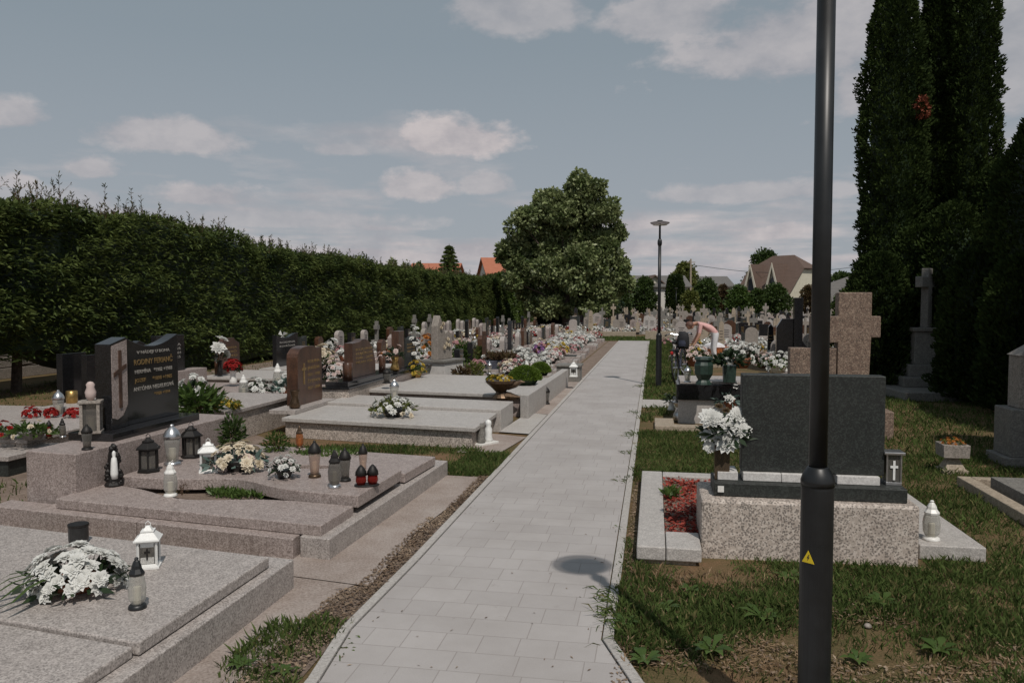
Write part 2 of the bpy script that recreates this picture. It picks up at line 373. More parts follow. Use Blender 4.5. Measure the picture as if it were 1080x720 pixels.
def fill_quads(me, q):
    n = len(q); me.vertices.add(n*4); me.vertices.foreach_set('co', q.reshape(-1))
    me.loops.add(n*4); me.loops.foreach_set('vertex_index', np.arange(n*4, dtype=np.int32))
    me.polygons.add(n); me.polygons.foreach_set('loop_start', np.arange(0, n*4, 4, dtype=np.int32)); me.polygons.foreach_set('loop_total', np.full(n, 4, dtype=np.int32))
    me.update(calc_edges=True); me.validate()
def tag(o, label=None, cat=None, group=None, kind=None):
    if label: o['label'] = label
    if cat: o['category'] = cat
    if group: o['group'] = group
    if kind: o['kind'] = kind
    return o
def thing(name, loc, label, cat, group=None, rz=0):
    e = bpy.data.objects.new(name, None); e.empty_display_size = .1; col.objects.link(e); e.location = loc; e.rotation_euler = (0, 0, rz)
    return tag(e, label, cat, group)
def copy_tree(o, parent=None):
    c = o.copy(); col.objects.link(c)
    if parent is not None: c.parent = parent
    for ch in KIDS.get(o.name) or list(o.children): copy_tree(ch, c)
    return c
KIDS = {}
def freeze(o):
    KIDS[o.name] = list(o.children)
    for c in o.children: freeze(c)
class Proto:
    """first placement uses the built thing itself, later ones are copies of it and its parts"""
    def __init__(s, root): s.root = root; s.used = False; freeze(root); s.place_names = root.name
    def place(s, loc, rz=0, scale=1, label=None, cat=None, group=None):
        if not s.used: o = s.root; s.used = True
        else:
            o = copy_tree(s.root)
        o.location = loc; o.rotation_euler = (0, 0, rz)
        o.scale = (scale,)*3 if not isinstance(scale, (tuple, list)) else scale
        if label: o['label'] = label
        if cat: o['category'] = cat
        if group: o['group'] = group
        elif 'group' in o: del o['group']
        return o

def orient(dirs, ups):
    d = dirs/np.linalg.norm(dirs, axis=1, keepdims=True); s = np.cross(d, ups); ln = np.linalg.norm(s, axis=1, keepdims=True); ln[ln < 1e-6] = 1
    return d, s/ln
def leaf_quads(P, D, L, W, U=None, rr=rs, droop=0.0):
    """diamond leaves at P pointing along D, length L, width W"""
    n = len(P)
    if U is None: U = rr.normal(size=(n, 3))
    d, s = orient(D, U); L = np.broadcast_to(np.asarray(L, float), (n,))[:, None]; W = np.broadcast_to(np.asarray(W, float), (n,))[:, None]
    nn = np.cross(s, d); mid = P+d*L*.5+nn*W*.12
    tip = P+d*L; tip[:, 2] -= droop*L[:, 0]
    return np.stack([P, mid+s*W*.5, tip, mid-s*W*.5], axis=1)
def rand_dirs(n, rr=rs):
    v = rr.normal(size=(n, 3)); return v/np.linalg.norm(v, axis=1, keepdims=True)
def vnoise(p, sc, seed=0):
    return noise.noise(Vector((p[0]*sc+seed*7.3, p[1]*sc-seed*3.1, p[2]*sc+seed*1.7)))
def text_part(txt, parent, mat, loc, rot, size, ext=.0015, align='CENTER', sx=1.0, name='inscription'):
    cu = bpy.data.curves.new('text', 'FONT'); cu.body = txt; cu.size = size; cu.extrude = ext; cu.align_x = align; cu.space_line = 1.08; cu.resolution_u = 2; cu.offset = size*.012
    ob = bpy.data.objects.new('text', cu); col.objects.link(ob)
    dg = bpy.context.evaluated_depsgraph_get(); me = bpy.data.meshes.new_from_object(ob.evaluated_get(dg)); bpy.data.objects.remove(ob)
    me.materials.clear(); me.materials.append(MATS[mat]); me.name = name
    o = bpy.data.objects.new(name, me); col.objects.link(o); o.parent = parent; o.location = loc; o.rotation_euler = rot; o.scale = (sx, 1, 1)
    return o

# ------------------------------------------------------------------ ground, path, aprons
def sheet(name, poly, z, mat, kind='structure', t=.0):
    mb = MB(); n = len(poly)
    if t: mb.prism(poly, z-t, z)
    else: mb.add([(x, y, z) for x, y in poly], [tuple(range(n))])
    return tag(mb.build(name, mat, bevel=.003 if t else 0), kind=kind)
def ccw(p): return p
sheet('ground', [(-600, -60), (600, -60), (600, 1500), (-600, 1500)], 0, 'soil_grass')
PL = [(-1.36, 1.5), (-1.46, 3.3), (-1.53, 3.85), (-1.51, 5), (-1.51, 36.5)]; PR = [(.95, 1.5), (-.09, 3.5), (-.25, 3.95), (-.25, 5), (-.25, 36.5)]
sheet('path', PR+PL[::-1], .012, 'concrete_paver')
def strip(pts, w, z0, z1, name, mat):
    mb = MB()
    for (a, b) in zip(pts[:-1], pts[1:]):
        L = math.hypot(b[0]-a[0], b[1]-a[1]); k = max(1, int(round(L/1.0)))
        for i in range(k):
            t0 = i/k; t1 = (i+1)/k-.006/L
            p = (a[0]+(b[0]-a[0])*t0, a[1]+(b[1]-a[1])*t0); q = (a[0]+(b[0]-a[0])*t1, a[1]+(b[1]-a[1])*t1)
            nx, ny = (b[1]-a[1])/L*w, -(b[0]-a[0])/L*w
            mb.prism([p, q, (q[0]+nx, q[1]+ny), (p[0]+nx, p[1]+ny)], z0, z1)
    return tag(mb.build(name, mat, bevel=.004), kind='structure')
strip([(x-.007, y) for x, y in PL], -.055, -.05, .022, 'path_kerb', 'concrete_pale')
strip([(x+.007, y) for x, y in PR], .055, -.05, .022, 'path_kerb', 'concrete_pale')
def S(x, v): return (x, v-.15*(x+2.0))          # the left rows stand slightly askew to the path
sheet('apron', [S(-2.5, 1.6), S(-1.8, 1.6), (-1.80, 4.40), (-1.70, 4.6), S(-2.6, 4.9)], .010, 'concrete_old')
sheet('apron', [S(-2.5, 4.52), (-1.66, 4.46), (-1.72, 5.6), (-1.60, 7.2), (-1.68, 7.5), S(-2.3, 7.5)], .016, 'concrete_old')
sheet('apron', [(-2.2, 8.75), (-1.72, 8.7), (-1.58, 9.9), (-2.2, 10.15)], .012, 'concrete_old')
sheet('apron', [(-2.0, 10.2), (-1.58, 10.1), (-1.58, 11.9), (-1.9, 12.1)], .020, 'concrete_pale')
sheet('apron', [(-1.9, 12.15), (-1.58, 12.0), (-1.58, 18.2), (-1.9, 18.2)], .010, 'concrete_old')
sheet('soil_strip', [(-1.82, 1.6), (-1.40, 1.6), (-1.56, 3.3), (-1.585, 4), (-1.57, 8.7), (-1.68, 8.7), (-1.9, 4.4)], .006, 'soil')
sheet('soil_patch', [(-9.6, 4.2), (-4.7, 4.6), (-4.7, 9.2), (-5.2, 9.6), (-9.6, 9.6)], .005, 'soil')
sheet('gravel_strip', [(-1.58, 18.2), (-1.56, 36), (-2.0, 36), (-2.0, 18.2)], .008, 'soil')
sheet('cross_path', [(-.19, 13.1), (.75, 13.1), (.75, 14.2), (-.19, 14.2)], .010, 'concrete_pale')
sheet('lawn', [(-3.4, 36.6), (5, 36.6), (5, 40.5), (-3.4, 40.5)], .009, 'lawn_far')
sheet('soil_field', [(-11, 17), (-2.05, 17), (-2.05, 36), (-3.5, 37), (-3.5, 80), (-11, 80)], .004, 'soil')

# ------------------------------------------------------------------ street lamps
def make_lamp():
    root = thing('street_lamp', (0, 0, 0), 'x', 'street lamp')
    MB().lathe([(.058, 0), (.058, 1.02), (.057, 1.035)], n=32).build('base_post', 'metal_black', root, smooth=False)
    d = MB(); 
    for k in range(7):
        a = -2.05+k*.11; d.box((math.cos(a)*.0585, math.sin(a)*.0585, .30), (.012, .0015, .52), a+math.pi/2)
    d.build('service_door', 'metal_black', root)
    MB().lathe([(.060, 1.03), (.060, 1.05), (.052, 1.075), (.040, 1.095), (.036, 1.10)], n=28).build('collar', 'metal_black', root, smooth=True)
    MB().lathe([(.033, 1.09), (.0325, 2.0), (.032, 2.87)], n=24).build('pole', 'metal_black', root, smooth=True)
    MB().lathe([(.033, 2.86), (.044, 2.89), (.047, 2.93), (.043, 2.97), (.024, 3.01)], n=20).build('joint', 'metal_black', root, smooth=True)
    MB().lathe([(.022, 2.98), (.020, 3.31)], n=14).build('neck', 'metal_black', root, smooth=True)
    h = MB().lathe([(.03, 3.285), (.17, 3.30), (.196, 3.318), (.19, 3.332), (.10, 3.352), (.02, 3.36)], n=32).build('lamp_head', 'lamp_translucent', root, smooth=True)  # disc made see-through so that its shadow on the path falls fainter
    MB().lathe([(.01, 3.362), (.06, 3.364), (.05, 3.375), (.01, 3.378)], n=20).build('head_cap', 'metal_black', h)
    MB().lathe([(.03, 3.272), (.14, 3.276), (.15, 3.288)], n=28).build('diffuser', 'plastic_white', h)
    return root
lampr = make_lamp()
a_ = math.radians(-90-12+10)
st = thing('x', (0, 0, 0), None, None); bpy.data.objects.remove(st)
lp = Proto(lampr)
LN = at(857, 798, 0)
l1 = lp.place(LN, 0, 1, 'nearest tall black lamp post with yellow warning triangle beside the path', 'street lamp', 'black lamp posts along the path')
l2 = lp.place((.10, 16.44, 0), 0, 1, 'full-height black lamp post with flat disc head beside the bicycle', 'street lamp', 'black lamp posts along the path')
l3 = lp.place(tuple(at(713, 337, 0)), 0, 1, 'small far black lamp post before the dark column bush', 'street lamp', 'black lamp posts along the path')
an = math.atan2(-LN.y, -LN.x) - .48
nrm = Vector((math.cos(an), math.sin(an), 0)); ux = Vector((-nrm.y, nrm.x, 0))
w = MB(); w.plate([(-.024, -.020), (.024, -.020), (0, .026)], nrm*.0592+Vector((0, 0, hz(LN, 584))), ux, (0, 0, 1), .0012)
ws = w.build('warning_sticker', 'warning_yellow', l1)
w = MB(); w.plate([(.003, .012), (-.005, -.002), (0, -.002), (-.003, -.014), (.006, .002), (.001, .002), (.006, .012)], nrm*.0606+Vector((0, 0, hz(LN, 584))), ux, (0, 0, 1), .0006); w.build('bolt_symbol', 'plastic_black', ws)

# ------------------------------------------------------------------ flowers and lanterns
def blossom(C, Nn, r, layers=3, k=9, rr=rs):
    out = []
    n = Vector(Nn).normalized(); a = n.orthogonal().normalized(); b = n.cross(a)
    for l in range(layers):
        el = .15+l*(1.25/layers); rl = r*(1-.22*l)
        kk = max(4, k-l)
        ph = rr.rand()*6.28
        for i in range(kk):
            th = ph+2*math.pi*i/kk+rr.normal()*.08
            d = (a*math.cos(th)+b*math.sin(th)); dir_ = d*math.cos(el)+n*math.sin(el)
            side = n.cross(d).normalized(); L = rl*(.85+.3*rr.rand()); W = rl*.62
            p0 = Vector(C); m = p0+dir_*L*.6+n*W*.1; tip = p0+dir_*L-n*L*.12
            out.append([p0, m+side*W*.5, tip, m-side*W*.5])
    return np.array([[tuple(v) for v in q] for q in out], dtype=np.float32)
def flower_mass(c, rad, n, r, layers, k, rr, flat=.6, minz=-.1):
    qs = []; pts = []
    for i in range(n):
        # even cover of a dome
        ph = i*2.39996+rr.rand()*.5; t = (i+.5)/n; zz = 1-t*(1-minz); s = math.sqrt(max(0, 1-zz*zz))
        p = Vector((c[0]+rad[0]*s*math.cos(ph), c[1]+rad[1]*s*math.sin(ph), c[2]+rad[2]*zz))
        p += Vector(rr.normal(size=3)*r*.25)
        nn = Vector((s*math.cos(ph), s*math.sin(ph), zz*1.0+.35))
        qs.append(blossom(p, nn, r*(.8+.4*rr.rand()), layers, k, rr)); pts.append(p)
    return np.concatenate(qs)
def leaves_around(c, rad, n, L, W, rr, up=.2):
    D = rand_dirs(n, rr); D[:, 2] = np.abs(D[:, 2])*.7+up-.2; P = np.array([c]*n)+D*np.array(rad)*(.45+.5*rr.rand(n)[:, None])
    return leaf_quads(P, D+rr.normal(size=(n, 3))*.4, L*(.6+.8*rr.rand(n)), W*(.7+.6*rr.rand(n)), rr=rr)
def bouquet(name, loc, w, h, petal_m, label, cat='flowers', bowl='wood_dark', leafm='dark_leaf', n=26, br=None, layers=3, k=9, extra=None, long_leaf=False, group=None, seed=1, bowl_h=.4, rz=0, leafn=120, stretch=1.0):
    rr = np.random.RandomState(seed); root = thing(name, loc, label, cat, group, rz)
    bh = h*bowl_h; br = br or w*.10
    if bowl: MB().lathe([(w*.16, 0), (w*.20, bh*.3), (w*.27, bh*.85), (w*.28, bh), (w*.22, bh*.95)], n=18, sx=stretch).build('bowl', bowl, root, smooth=True)
    mb = MB(); cz = bh*.75
    mb.quads(flower_mass((0, 0, cz), (w*.43*stretch, w*.43, h-cz-br*.4), n, br, layers, k, rr)); mb.build('blossoms', petal_m, root)
    if extra:
        e = MB(); q = []
        for (dx, dz, m_n) in extra[1]: q.append(flower_mass((dx*w, -.12*w, cz+dz*h), (w*.16, w*.16, h*.22), m_n, br*.8, layers, k, rr))
        e.quads(np.concatenate(q)); e.build('blossoms', extra[0], root)
    lf = MB(); lf.quads(leaves_around((0, 0, cz*.9), (w*.5*stretch, w*.5, h*.55), leafn, w*.17, w*.07, rr)); lf.build('leaves', leafm, root)
    if long_leaf:
        ll = MB()
        for i in range(5):
            a = 3.6+i*.22; pts = [Vector((math.cos(a)*t*w*.95, math.sin(a)*t*w*.95, cz+h*.35*math.sin(min(1, t*1.15)*2.9)*(1-.2*i/5))) for t in (0.1, .4, .65, .85, 1.0)]
            sd_ = Vector((-math.sin(a), math.cos(a), 0))*.013
            vs = []
            for j, p in enumerate(pts):
                wdt = [.7, 1.2, 1.1, .7, .05][j]; p.z = max(p.z, .004); vs += [p-sd_*wdt, p+sd_*wdt+Vector((0, 0, .004))]
            ll.add(vs, [(2*j, 2*j+1, 2*j+3, 2*j+2) for j in range(4)])
        ll.build('long_leaf', 'bush_leaf', root)
    return root

def votive(name='grave_lantern', cap='metal_black', gl='glass_clear', base='metal_black', shape=0, n=16, candle=True):
    """unit height 1, width about .36; scaled by height"""
    root = thing(name, (0, 0, 0), 'x', 'lantern')
    MB().lathe([(.17, 0), (.18, .02), (.165, .07), (.12, .10)], n=n).build('base', base, root, smooth=True)
    prof = [[(.11, .09), (.165, .2), (.175, .42), (.15, .60), (.125, .66)], [(.12, .09), (.13, .3), (.16, .55), (.165, .66), (.14, .68)], [(.10, .09), (.15, .16), (.17, .30), (.14, .5), (.11, .68)]][shape]
    MB().lathe(prof, n=n, flute=.02 if shape == 0 else 0).build('glass_jar', gl, root, smooth=shape != 0)
    if candle: MB().lathe([(.075, .1), (.075, .42), (.02, .44)], n=10).build('candle', 'wax', root)
    c = MB().lathe([[(.145, .655), (.15, .70), (.10, .78), (.09, .84), (.055, .92), (.03, .95)], [(.18, .66), (.18, .72), (.13, .84), (.05, .93), (.03, .95)], [(.13, .67), (.14, .70), (.12, .80), (.06, .92), (.02, .97)]][shape], n=n, flute=.04 if shape == 0 else 0).build('cap', cap, root, smooth=shape != 0)
    MB().lathe([(.03, .94), (.045, .965), (.03, .99), (.005, 1.0)], n=8).build('knob', cap, c)
    return root
def house_lantern(mat='white_enamel', sides=4, cross=True, name='house_lantern'):
    """unit height 1, width about .55"""
    root = thing(name, (0, 0, 0), 'x', 'lantern')
    def reg(r, z0, z1, r1, mb, off=math.pi/4):
        n = sides; a0 = off if n == 4 else 0
        p0 = [(r*math.cos(a0+2*math.pi*i/n), r*math.sin(a0+2*math.pi*i/n), z0) for i in range(n)]; p1 = [(r1*math.cos(a0+2*math.pi*i/n), r1*math.sin(a0+2*math.pi*i/n), z1) for i in range(n)]
        mb.add(p0+p1, [tuple(range(n))[::-1], tuple(range(n, 2*n))]+[(i, (i+1) % n, n+(i+1) % n, n+i) for i in range(n)])
    k = 1.41 if sides == 4 else 1.12
    m = MB(); reg(.27*k, 0, .05, .27*k, m); reg(.24*k, .05, .10, .22*k, m); m.build('base', mat, root, bevel=.006)
    m = MB(); a0 = math.pi/4 if sides == 4 else 0
    for i in range(sides):
        a = a0+2*math.pi*i/sides; m.box((.205*k*math.cos(a), .205*k*math.sin(a), .095), (.045, .045, .49), a)
    reg(.225*k, .56, .60, .225*k, m); m.build('frame', mat, root)
    g = MB(); reg(.185*k, .10, .56, .185*k, g); g.build('pane', 'glass_smoke', root)
    MB().lathe([(.07, .1), (.07, .36), (.02, .37)], n=10).build('candle', 'wax', root)
    if cross:
        for ang in range(sides):
            a = a0+math.pi/sides+2*math.pi*ang/sides; n_ = Vector((math.cos(a), math.sin(a), 0)); u = Vector((-n_.y, n_.x, 0)); rr_ = .185*k*math.cos(math.pi/sides)+.012
            c = MB(); c.plate([(-.018, -.13), (.018, -.13), (.018, .02), (.065, .02), (.065, .055), (.018, .055), (.018, .11), (-.018, .11), (-.018, .055), (-.065, .055), (-.065, .02), (-.018, .02)], n_*rr_+Vector((0, 0, .33)), u, (0, 0, 1), .01)
            c.build('cross_emblem', mat if mat != 'white_enamel' else 'iron_black', root)
            if mat == 'white_enamel':
                f = MB(); f.box(tuple(n_*(rr_-.018)+Vector((0, 0, .11))), (.30, .012, .14), a+math.pi/2); f.build('side_panel', mat, root); f = MB(); f.box(tuple(n_*(rr_-.014)+Vector((0, 0, .47))), (.30, .012, .10), a+math.pi/2); f.build('side_panel', mat, root)
    r = MB(); reg(.29*k, .60, .635, .29*k, r); reg(.275*k, .635, .78, .13*k, r); reg(.15*k, .78, .81, .15*k, r); reg(.11*k, .81, .90, .04*k, r); ro = r.build('roof', mat, root, bevel=.006)
    t = MB(); t.tube([(-.06, 0, .88), (-.055, 0, .95), (0, 0, 1.0), (.055, 0, .95), (.06, 0, .88)], .010, 6); t.build('handle', mat, ro)
    return root
def vase_mb(prof, n=18, flute=0): return MB().lathe(prof, n=n, flute=flute)

# ------------------------------------------------------------------ LEFT, first row: grave nearest the camera
def poly_slab(mb, corners, z0, z1): mb.prism([S(*c) for c in corners], z0, z1)
g1 = thing('grave', (-3.4, 3.2, 0), 'nearest grey granite grave at lower left with flat two-piece cover', 'grave', 'granite graves in the first row left of the path')
o = (-3.4, 3.2, 0)
m = MB(o); poly_slab(m, [(-2.30, .6), (-2.10, .6), (-2.10, 4.36), (-2.30, 4.36)], .0, .18); poly_slab(m, [(-4.9, 4.16), (-2.305, 4.16), (-2.305, 4.36), (-4.9, 4.36)], 0, .178); m.build('kerb', 'granite_grey', g1, .006)
m = MB(o); poly_slab(m, [(-4.85, 3.00), (-2.17, 3.00), (-2.17, 4.18), (-4.85, 4.18)], .185, .245); m.build('cover_slab', 'granite_grey', g1, .008)
m = MB(o); poly_slab(m, [(-4.85, .7), (-2.19, .7), (-2.19, 2.985), (-4.85, 2.985)], .182, .232); m.build('cover_slab', 'granite_grey', g1, .008)
# ------------------------------------------------------------------ LEFT, second grave: wavy covers, black headstone
o = (-3.4, 6.2, 0)
g2 = thing('grave', o, 'wide pinkish granite grave with wavy cover slabs and black memorial stone', 'grave', 'granite graves in the first row left of the path')
m = MB(o); poly_slab(m, [(-2.31, 4.86), (-2.09, 4.86), (-1.99, 7.55), (-2.22, 7.55)], 0.0, .155); m.build('kerb', 'granite_grey', g2, .006)
m = MB(o); poly_slab(m, [(-5.0, 4.80), (-3.62, 4.80), (-3.62, 5.0), (-5.0, 5.0)], 0, .15); poly_slab(m, [(-3.61, 4.80), (-2.335, 4.80), (-2.335, 5.0), (-3.61, 5.0)], 0, .15); m.build('kerb', 'granite_pink', g2, .006)
m = MB(o); poly_slab(m, [(-4.6, 5.01), (-2.34, 5.01), (-2.24, 7.45), (-4.5, 7.45)], 0, .14); m.build('base_slab', 'granite_pink', g2)
def wave(x0, x1, n, f): return [(x0+(x1-x0)*i/n, f(i/n)) for i in range(n+1)]
fA = lambda t: 5.42+.02*t-.22*math.exp(-((t-.42)/.20)**2)     # far edge of the near cover
fB = lambda t: 5.46+.02*t+.20*math.exp(-((t-.46)/.18)**2)     # near edge of the middle cover
fB2 = lambda t: 6.42-.22*math.exp(-((t-.62)/.13)**2)
fC = lambda t: 6.48+.10*math.exp(-((t-.62)/.13)**2)
m = MB(o); poly_slab(m, [(-4.45, 4.90), (-2.17, 4.90)]+wave(-2.15, -4.45, 28, lambda t: fA(1-t)), .152, .225); m.build('cover_slab', 'granite_pink', g2, .006)
m = MB(o); poly_slab(m, wave(-4.3, -2.13, 28, fB)+wave(-2.10, -4.3, 28, lambda t: fB2(1-t)), .20, .29); m.build('cover_slab', 'granite_pink', g2, .006)
m = MB(o); poly_slab(m, wave(-4.3, -2.09, 28, fC)+[(-2.04, 7.28), (-4.3, 7.28)], .165, .245); m.build('cover_slab', 'granite_pink', g2, .006)
m = MB(o); poly_slab(m, [(-3.95, 5.15), (-2.9, 5.15), (-2.9, 5.75), (-3.95, 5.75)], .10, .165); poly_slab(m, [(-3.3, 6.15), (-2.5, 6.15), (-2.5, 6.6), (-3.3, 6.6)], .1, .17); m.build('planting_soil', 'soil', g2)
m = MB(o); poly_slab(m, [(-4.92, 5.08), (-4.42, 5.08), (-4.34, 7.32), (-4.84, 7.32)], 0, .53); m.build('plinth', 'granite_pink', g2, .008)
m = MB(o); m.prism([(-4.93, 6.0), (-4.50, 6.0), (-4.50, 7.30), (-4.93, 7.30)], .532, .60); m.build('base_plate', 'granite_black', g2, .004)
# headstone: concave top main panel + narrow angled side panel with cross
hs = MB(o)
top = [(t, 1.40-.10*math.sin(math.pi*t)+.0*t) for t in np.linspace(0, 1, 12)]
y0, y1 = 6.41, 7.23
hs.plate([((1-t)*(y1-y0), z-.6) for t, z in [(0, .6)]+[]+[(t, z) for t, z in top]+[(1, .6)]], (-4.78, y1, .6), (0, -1, 0), (0, 0, 1), .0) if False else None
poly = [(0, 0), (y1-y0, 0)]+[((y1-y0)*t, z-.6) for t, z in reversed(top)]
hs.plate(poly, (-4.80, y0, .60), (0, 1, 0), (0, 0, 1), .12)
hst = hs.build('headstone', 'granite_black', g2, .004)
sp_ = MB(o); sp_.plate([(0, 0), (.22, 0), (.22, .80), (.0, .745)], (-4.80, 6.185, .60), (0, 1, 0), (0, 0, 1), .15); sp = sp_.build('side_stone', 'granite_black', g2, .004)
pm = MB(o); pm.plate([(.0, .10), (.06, .08), (.14, .11), (.205, .20), (.205, .775), (.0, .728)], (-4.649, 6.195, .60), (0, 1, 0), (0, 0, 1), .006); pn = pm.build('stone_panel', 'granite_pink', sp)
cm = MB(o); cm.plate([(.085, .18), (.12, .18), (.12, .50), (.185, .53), (.185, .565), (.12, .54), (.12, .69), (.085, .685), (.085, .525), (.02, .495), (.02, .455), (.085, .485)], (-4.642, 6.195, .60), (0, 1, 0), (0, 0, 1), .008); cm.build('cross_emblem', 'wood_dark', sp)
lines = [('V NÁDEJI U BOHA', .040, 1.235, 'silver_paint', .60), ('RODINY FERIANČ', .072, 1.135, 'gold_paint', .70), ('HERMÍNA   *1902 +1968', .048, 1.055, 'silver_paint', .68), ('JOZEF      *1898 +1985', .048, .975, 'gold_paint', .68), ('ANTÓNIA NEDELKOVÁ', .052, .895, 'silver_paint', .74), ('*1928 +1994', .040, .83, 'gold_paint', .30)]
for tx, szz, z, mt, wid in lines:
    ob = text_part(tx, hst, mt, (0, 0, 0), (math.pi/2, 0, math.pi/2), szz); bpy.context.view_layer.update()
    ob.scale = (wid*.84/max(.01, ob.dimensions.x), 1, 1); ob.location = Vector((-4.678, 6.84 if wid > .4 else 6.96, z))-Vector(o)
# plants in the two wave openings
def tuft(name, parent, o, cx, cy, z, rx, ry, n, hgt, mat, seed=3):
    rr = np.random.RandomState(seed); a = rr.rand(n)*6.28; r = np.sqrt(rr.rand(n))
    P = np.stack([cx+rx*r*np.cos(a), cy+ry*r*np.sin(a), np.full(n, z)+rr.rand(n)*hgt*.5], 1)
    D = rr.normal(size=(n, 3))*.6; D[:, 2] = .5+rr.rand(n)*.8
    m = MB(o); m.quads(leaf_quads(P, D, hgt*(.4+.6*rr.rand(n)), hgt*.28, rr=rr)); return m.build(name, mat, parent)
c_ = at(262, 521, .17); tuft('ground_cover', g2, o, c_.x, c_.y, .165, .34, .17, 1100, .07, 'fresh_leaf')
c_ = at(350, 481, .2); tuft('ground_cover', g2, o, c_.x, c_.y-.05, .17, .36, .2, 900, .10, 'fresh_leaf', 4)

# items on the two nearest graves
hl = Proto(house_lantern()); hb = Proto(house_lantern('iron_black', 6, False, 'hexagonal_lantern')); hb4 = Proto(house_lantern('stone_pale', 4, False, 'box_lantern'))
v_black = Proto(votive()); v_silver = Proto(votive(cap='metal_silver', gl='glass_clear', base='metal_silver', shape=1)); v_amber = Proto(votive(cap='bronze', gl='glass_amber', base='bronze', shape=0))
v_tall = Proto(votive(cap='iron_black', gl='glass_cream', base='bronze', shape=1)); v_smoke = Proto(votive(cap='iron_black', gl='glass_smoke', base='metal_silver', shape=0)); v_red = Proto(votive(cap='iron_black', gl='glass_red', base='bronze', shape=2))
v_urn = Proto(votive(cap='iron_black', gl='glass_smoke', base='iron_black', shape=1, candle=False)); v_whitecap = Proto(votive(cap='plastic_white', gl='glass_clear', base='plastic_white', shape=0))
def put(proto, px, py, z, toprow, label, rz=0, wide=1.0, cat='lantern', group=None):
    P = at(px, py, z); h = hz(P, toprow)-z
    return proto.place(P, rz, (h*wide, h*wide, h), label, cat, group)
put(hl, 157, 597, .245, 549, 'white metal house lantern on the nearest grey grave', R(25), .9)
put(v_black, 145, 641, .245, 587, 'clear glass lantern with black cap beside the white bouquet in brown bowl', 0, .95)
P = at(83, 572, .245); r_ = thing('grave_candle', P, 'short black candle tub standing behind the white bouquet', 'candle'); MB().lathe([(.052, 0), (.056, .02), (.056, .10), (.05, .105)], n=20).build('tub', 'plastic_black', r_); MB().lathe([(.056, .10), (.059, .105), (.059, .118), (.03, .12)], n=20).build('lid', 'iron_black', r_)
bq = bouquet('flower_arrangement', at(80, 622, .245), .46, .24, 'petal_white', 'large white bouquet with long leaves in brown bowl on the nearest grave', bowl='terracotta', n=64, br=.046, layers=5, k=9, long_leaf=True, seed=3, leafn=110, stretch=1.15, rz=.15, bowl_h=.28)
# Our-Lady figure lantern (black rocks, white niche)
def figure_lantern(P, h, label):
    r = thing('figure_lantern', P, label, 'lantern')
    mb = MB(); rr = random.Random(5)
    mb.lathe([(.19*h, 0), (.2*h, .04*h), (.15*h, .10*h), (.14*h, .25*h)], n=12)
    for i in range(46):
        t = rr.random(); a = rr.random()*6.28; z = (.06+.85*t)*h; rad = (.16*(1-t**2.2*.8))*h
        if -2.2 < a-6.28 < -.5 and .12 < t < .9: continue
        s = (.035+.03*rr.random())*h
        mb.lathe([(s*.3, -s), (s, -s*.4), (s*1.0, s*.3), (s*.3, s)], (math.cos(a)*rad, math.sin(a)*rad*.7, z), n=6)
    mb.lathe([(.13*h, .05*h), (.13*h, .5*h), (.10*h, .75*h), (.03*h, .98*h)], (0, .03*h, 0), n=10)
    mb.build('rock_shell', 'iron_black', r)
    f = MB().lathe([(.075*h, .18*h), (.085*h, .3*h), (.07*h, .55*h), (.055*h, .66*h), (.03*h, .69*h), (.042*h, .74*h), (.035*h, .80*h), (.01*h, .83*h)], (.02*h, -.085*h, 0), n=12); f.build('figurine', 'white_enamel', r, smooth=True)
    return r
fl = figure_lantern(at(120, 512, .225), .35, 'black rock-shell lantern with white praying figurine beside the plinth'); fl.rotation_euler = (0, 0, R(35))
put(hb, 157, 497, .29, 457, 'front black hexagonal iron lantern on wavy pink grave', 0, 1.0)
put(hb, 202, 482, .29, 445, 'rear black hexagonal iron lantern before the plinth corner', .3, 1.0)
put(v_silver, 182, 490, .29, 447, 'tall clear lantern with silver dome cap between the black lanterns', 0, 1.15)
put(hl, 220, 497, .29, 462, 'small white house lantern with black cross on wavy grave', R(30), 1.0)
put(v_whitecap, 180, 523, .225, 487, 'small grey glass candle on white foot with white pointed cap', 0, 1.1)
put(v_amber, 316, 472, .245, 449, 'amber glass lantern at the far edge of wavy grave', 0, 1.0)
put(v_tall, 332, 503, .29, 464, 'tall cream glass lantern with dark cap beside round white posy', 0, .95)
put(v_smoke, 353, 514, .29, 474, 'nearest smoky glass lantern of the group at slab corner', 0, .95)
put(v_urn, 364, 507, .29, 472, 'dark urn-shaped lantern just behind the smoky glass lantern', 0, 1.0)
put(v_tall, 383, 500, .245, 467, 'slim pale glass lantern with black cap behind the twin red lanterns', 0, .8)
# twin heart lanterns
P = at(387, 512, .29); r_ = thing('twin_lantern', P, 'pair of small red glass lanterns with black hoods on one oval tray', 'lantern', rz=.5)
MB().lathe([(.085, 0), (.09, .008), (.08, .014)], n=18, sx=1.1, sy=.7).build('tray', 'iron_black', r_)
for sx in (-1, 1):
    MB().lathe([(.03, .012), (.042, .04), (.038, .08), (.02, .10)], (sx*.045, 0, 0), n=12).build('glass_jar', 'glass_red', r_, smooth=True)
    MB().lathe([(.046, .085), (.042, .115), (.025, .145), (.006, .165)], (sx*.045, 0, 0), n=12).build('cap', 'iron_black', r_, smooth=True)
P = at(110, 505, .225); r_ = thing('angel_figurine', P, 'small white resting angel figurine beside the black rock-shell lantern', 'figurine', rz=.4)
MB().lathe([(.055, 0), (.07, .03), (.05, .08), (.03, .10), (.035, .13), (.025, .15), (.005, .16)], n=12, sy=.7).build('body', 'stone_pale', r_, smooth=True)
MB().tube([(-.07, 0, .09), (-.05, 0, .15), (0, .01, .13), (.045, 0, .15), (.06, 0, .10)], .008, 6).build('wing', 'plastic_white', r_)
